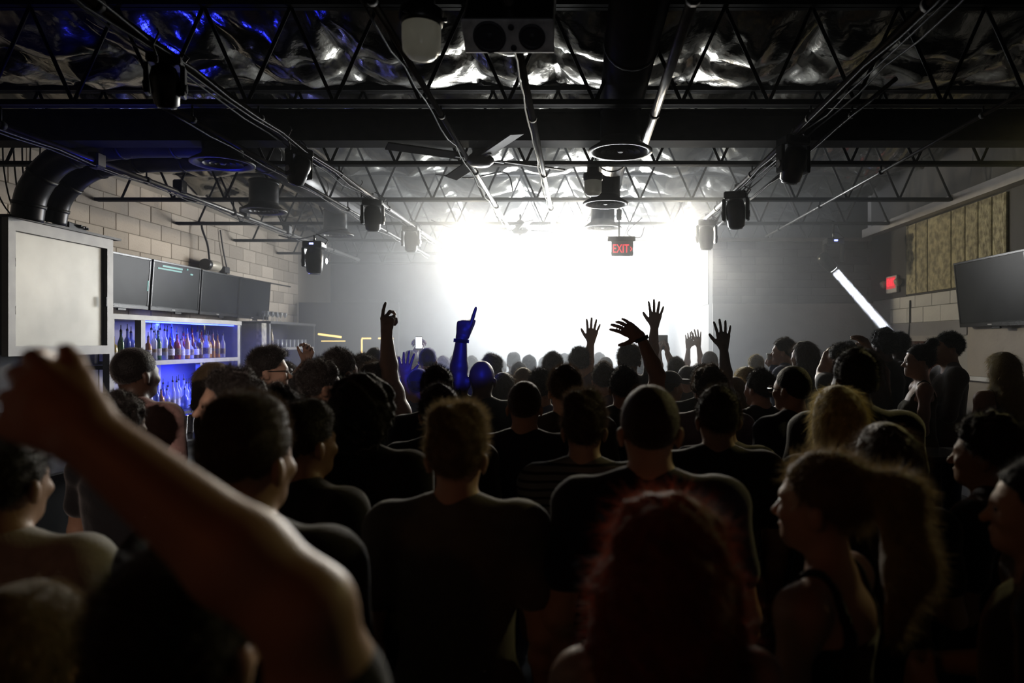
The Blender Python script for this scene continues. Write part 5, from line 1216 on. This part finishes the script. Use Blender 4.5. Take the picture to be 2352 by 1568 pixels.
# middle of the room
person('woman with dark hair tied back in profile wearing an olive top by the doorway', 2112, 790, 5.02, 'f', 'bun', 'dark', 'olive', 'tank', 72, 'bent', 'light', z0=PLZ, eyes=True)
person('woman with long brown hair lit blue on one side, right of the bald man', 1156, 855, 5.10, 'f', 'long', 'brown', 'navy', 'tee', 0, 'down', 'light')
person('man with his hands up at his face drinking, left of the yellow-topped woman', 1930, 788, 5.20, 'm', 'short', 'dark', 'charcoal', 'tee', 30, 'down', 'light', z0=PLZ,
       arms={'L': dict(el=(1888, 868, 0.0), wr=(1899, 814, 0.1), tip=(1912, 800, 0.15), n=(0.8, 0.3, 0), side=(0, 0, 1), hand='grip')})
person('short-haired person left of the curled raised arm, half hidden', 1386, 832, 5.20, 'm', 'short', 'brown', 'mauve', 'tee', 0, 'down', 'mid')
person('dark-haired person tucked behind the bowl-cropped man', 682, 858, 5.20, 'm', 'short', 'dark', 'maroon', 'tee', 10, 'down', 'mid')
person('woman with light hair beside the fingers-spread raised hand', 1686, 865, 5.20, 'f', 'bob', 'sandy', 'charcoal', 'tee', 10, 'down', 'light')
person('person in a dark baseball cap facing right, under the curled arm', 1540, 853, 5.40, 'm', 'buzz', 'dark', 'black', 'tee', -55, 'down', 'tan', cap='navy')
person('man in a grey shirt with folded arms looking left beside the doorway', 2178, 762, 5.42, 'm', 'short', 'black', 'grey', 'long', 78, 'cross', 'mid', z0=PLZ, eyes=True)
person('person with a shaved reddish head in front of the bright glare', 1202, 842, 5.50, 'm', 'buzz', 'sandy', 'grey', 'tee', 0, 'down', 'light')
person('person with pale blonde hair at the foot of the far wall', 1712, 842, 5.50, 'f', 'bob', 'blonde', 'charcoal', 'tee', 15, 'down', 'light')
person('person at the far bar lifting a hand, pale blue shirt', 655, 830, 5.50, 'm', 'short', 'brown', 'lightblue', 'tee', -70, 'down', 'tan',
       arms={'R': dict(el=(668, 886, -0.28), wr=(703, 832, -0.25), tip=(708, 812, -0.22), n=(0, 0, 1), side=(0, 1, 0), hand='grip')})
person('tall dark-haired person right of the man in folded arms, nearest the beam', 2030, 760, 5.60, 'm', 'curly', 'black', 'charcoal', 'tee', 20, 'bent', 'dark', z0=PLZ)
person('tall man raising a straight right arm with an open hand above everyone', 1445, 790, 5.75, 'm', 'messy', 'brown', 'black', 'tee', 0, 'down', 'tan',
       arms={'R': dict(el=(1498, 824, 0.0), wr=(1503, 750, 0.0), tip=(1507, 705, 0.0), n=(0, 1, 0), side=(-1, 0, 0), hand='open')})
person('woman with long hair in a dark top beside the far wall', 1846, 783, 5.80, 'f', 'long', 'brown', 'charcoal', 'long', 35, 'bent', 'light', z0=PLZ)
person('man with a round dark head before the brightest glare', 1270, 808, 5.92, 'm', 'short', 'black', 'charcoal', 'tee', 0, 'down', 'tan')
person('person with spiky hair raising a slim right arm with an open hand at centre', 1332, 800, 6.00, 'm', 'spiky', 'dark', 'mauve', 'tee', 0, 'down', 'mid',
       arms={'R': dict(el=(1349, 848, 0.0), wr=(1357, 786, 0.0), tip=(1361, 755, 0.0), n=(0, 1, 0), side=(-1, 0, 0), hand='open')})
person('dark-haired person between the blonde woman and the man in glasses at the bar', 570, 845, 6.00, 'm', 'short', 'dark', 'black', 'tee', 0, 'down', 'mid')
person('person with dark cropped hair half behind the spread-fingers arm', 1577, 838, 6.20, 'm', 'buzz', 'dark', 'charcoal', 'tee', 0, 'down', 'mid')
person('person whose rounded head shows behind the drinking man', 1950, 785, 6.20, 'm', 'short', 'dark', 'charcoal', 'tee', 0, 'down', 'mid', z0=PLZ)
person('man in a white t-shirt with dark hair in front of the doorway', 2064, 763, 6.30, 'm', 'short', 'black', 'white', 'tee', 15, 'bent', 'dark', z0=PLZ)
person('dark-haired person just left of the reddish shaved head', 1130, 815, 6.30, 'm', 'messy', 'dark', 'black', 'tee', 0, 'down', 'mid')
person('smooth-headed man lit violet-blue behind the raised pointing arm', 862, 796, 6.40, 'm', 'buzz', 'dark', 'blue', 'tee', 0, 'down', 'light')
person('man in profile holding up a white cup by the far wall', 1800, 776, 6.50, 'm', 'short', 'brown', 'blue', 'long', 62, 'down', 'light', z0=PLZ, eyes=True,
       arms={'L': dict(el=(1792, 898, 0.0), wr=(1777, 842, 0.05), tip=(1766, 828, 0.1), n=(0.6, 0.6, 0), side=(0, 0, 1), hand='grip')})
person('smooth-headed man lit violet-blue right of the glowing phone', 983, 797, 6.85, 'm', 'buzz', 'dark', 'blue', 'tee', 0, 'down', 'light')
person('hazy person lifting a dark phone with both hands, right of the glare', 1553, 820, 7.00, 'm', 'short', 'brown', 'grey', 'tee', 0, 'down', 'light',
       arms={'L': dict(el=(1512, 852, 0.05), wr=(1513, 812, 0.20), tip=(1514, 795, 0.24), n=(1, 0, 0), side=(0, -1, 0), hand='grip'), 'R': dict(el=(1552, 852, 0.05), wr=(1533, 812, 0.2), tip=(1532, 795, 0.24), n=(-1, 0, 0), side=(0, -1, 0), hand='grip')})
person('hazy grey-headed person right of the two raised hands', 1630, 805, 7.00, 'm', 'buzz', 'grey', 'grey', 'tee', 0, 'down', 'light')
person('pale-haired person in front of the far wall, left of the white cup', 1736, 815, 7.20, 'm', 'short', 'blonde', 'grey', 'tee', 10, 'down', 'light', z0=PLZ)
person('hazy person raising both hands with splayed fingers before the pale corner', 1593, 842, 7.50, 'f', 'short', 'brown', 'grey', 'tank', 0, 'down', 'light',
       arms={'L': dict(el=(1577, 846, 0.0), wr=(1581, 798, 0.03), tip=(1584, 770, 0.0), n=(0, 1, 0), side=(1, 0, 0), hand='claw'), 'R': dict(el=(1612, 842, 0.0), wr=(1604, 793, 0.03), tip=(1600, 764, 0.0), n=(0, 1, 0), side=(-1, 0, 0), hand='open')})
person('hazy person holding a glowing phone overhead, left of the glare', 943, 803, 8.00, 'm', 'buzz', 'brown', 'grey', 'tee', 0, 'down', 'light',
       arms={'R': dict(el=(972, 842, 0.0), wr=(968, 803, 0.15), tip=(964, 790, 0.2), n=(-1, 0, 0), side=(0, -1, 0), hand='grip'), 'L': dict(el=(932, 844, 0.0), wr=(955, 804, 0.17), tip=(960, 792, 0.2), n=(1, 0, 0), side=(0, -1, 0), hand='grip')})
FAR = [(1018, 818, 8.4, 'short', 'grey', 'furthest left of the pale heads in the haze'), (1047, 812, 8.9, 'buzz', 'sandy', 'just left of the blue-lit pointing wrist'), (1083, 818, 8.3, 'short', 'dark', 'seen right beside the blue-lit pointing arm'),
       (1180, 811, 8.8, 'flat', 'dark', 'with a square outline in the brightest haze'), (1215, 816, 8.2, 'short', 'dark', 'in the haze right of the square-topped head'), (1192, 832, 7.3, 'short', 'grey', 'in the haze above the reddish shaved head'),
       (1297, 812, 9.2, 'short', 'dark', 'almost lost in the glare behind the round dark head'), (1391, 818, 7.6, 'buzz', 'sandy', 'with a bright rim right of the slim raised arm'), (1376, 810, 9.0, 'short', 'grey', 'faint in the glare above the bright-rimmed head'),
       (1472, 822, 7.8, 'short', 'dark', 'pale in the haze between the two tall raised arms'), (1500, 850, 6.6, 'messy', 'dark', 'low between the curled arm and the cap'), (1608, 832, 8.4, 'bob', 'sandy', 'light-haired between the two raised hands and the grey head'),
       (907, 818, 7.4, 'short', 'sandy', 'bright-rimmed right of the raised bare arm'), (1150, 826, 9.0, 'short', 'grey', 'small in the haze behind the long brown hair'), (1250, 818, 9.4, 'buzz', 'dark', 'faint at the stage edge left of the round dark head'), (800, 822, 7.2, 'short', 'dark', 'dim beside the upright amber strip')]
for (cx, top, d, hr, hc, lab) in FAR:
    person('distant concertgoer ' + lab, cx, top, d, 'f' if hr == 'bob' else 'm', hr, hc, random.choice(['grey', 'charcoal', 'lightblue', 'mauve']), 'tee', random.uniform(-12, 12), 'down', random.choice(['light', 'mid']))

# things held up in the crowd
def phone(q, d, w_, h_, lit, lab, rz=0):
    P = px(q[0], q[1], d); t = empty('mobile_phone', tuple(P), rz, lab, 'phone')
    MB().rbox((0, 0, 0), (w_, 0.009, h_), 0.003).build('case', M_BLACKPL, t)
    MB().box((0, -0.005 if lit else 0.005, 0), (w_-0.008, 0.001, h_-0.02)).build('screen', mat('lit_phone', (0.9, 0.95, 1), 0.3, emit=(0.9, 0.96, 1.0), estr=2.2, noise=(40, (0.8, 0.9, 1))), t)
    MB().lathe([(0.004, 0), (0.004, 0.002)], 8, (w_*0.3, 0.005 if lit else -0.007, h_*0.38), M=Matrix.Rotation(R(90), 3, 'X')).build('camera_lens', M_LENS, t)
phone((962, 787), 8.04, 0.078, 0.15, True, 'glowing phone held up over the hazy heads')
phone((1523, 786), 7.26, 0.10, 0.155, False, 'dark phone held up by both hands in the haze')
cp = empty('plastic_cup', tuple(px(1772, 842, 6.6)), 0, 'white plastic cup held up beside the far wall', 'cup')
MB().lathe([(0.032, 0), (0.034, 0.005), (0.046, 0.12), (0.048, 0.125), (0.044, 0.12), (0.031, 0.008)], 18).build('cup_wall', mat('white_cup', (0.75, 0.74, 0.70), 0.4, noise=(9, (0.68, 0.67, 0.64))), cp)
MB().lathe([(0.046, 0.118), (0.050, 0.121), (0.050, 0.127), (0.046, 0.128)], 18, caps=False).build('rim', MATS['white_cup'], cp)
print('PEOPLE', len(PEOPLE))
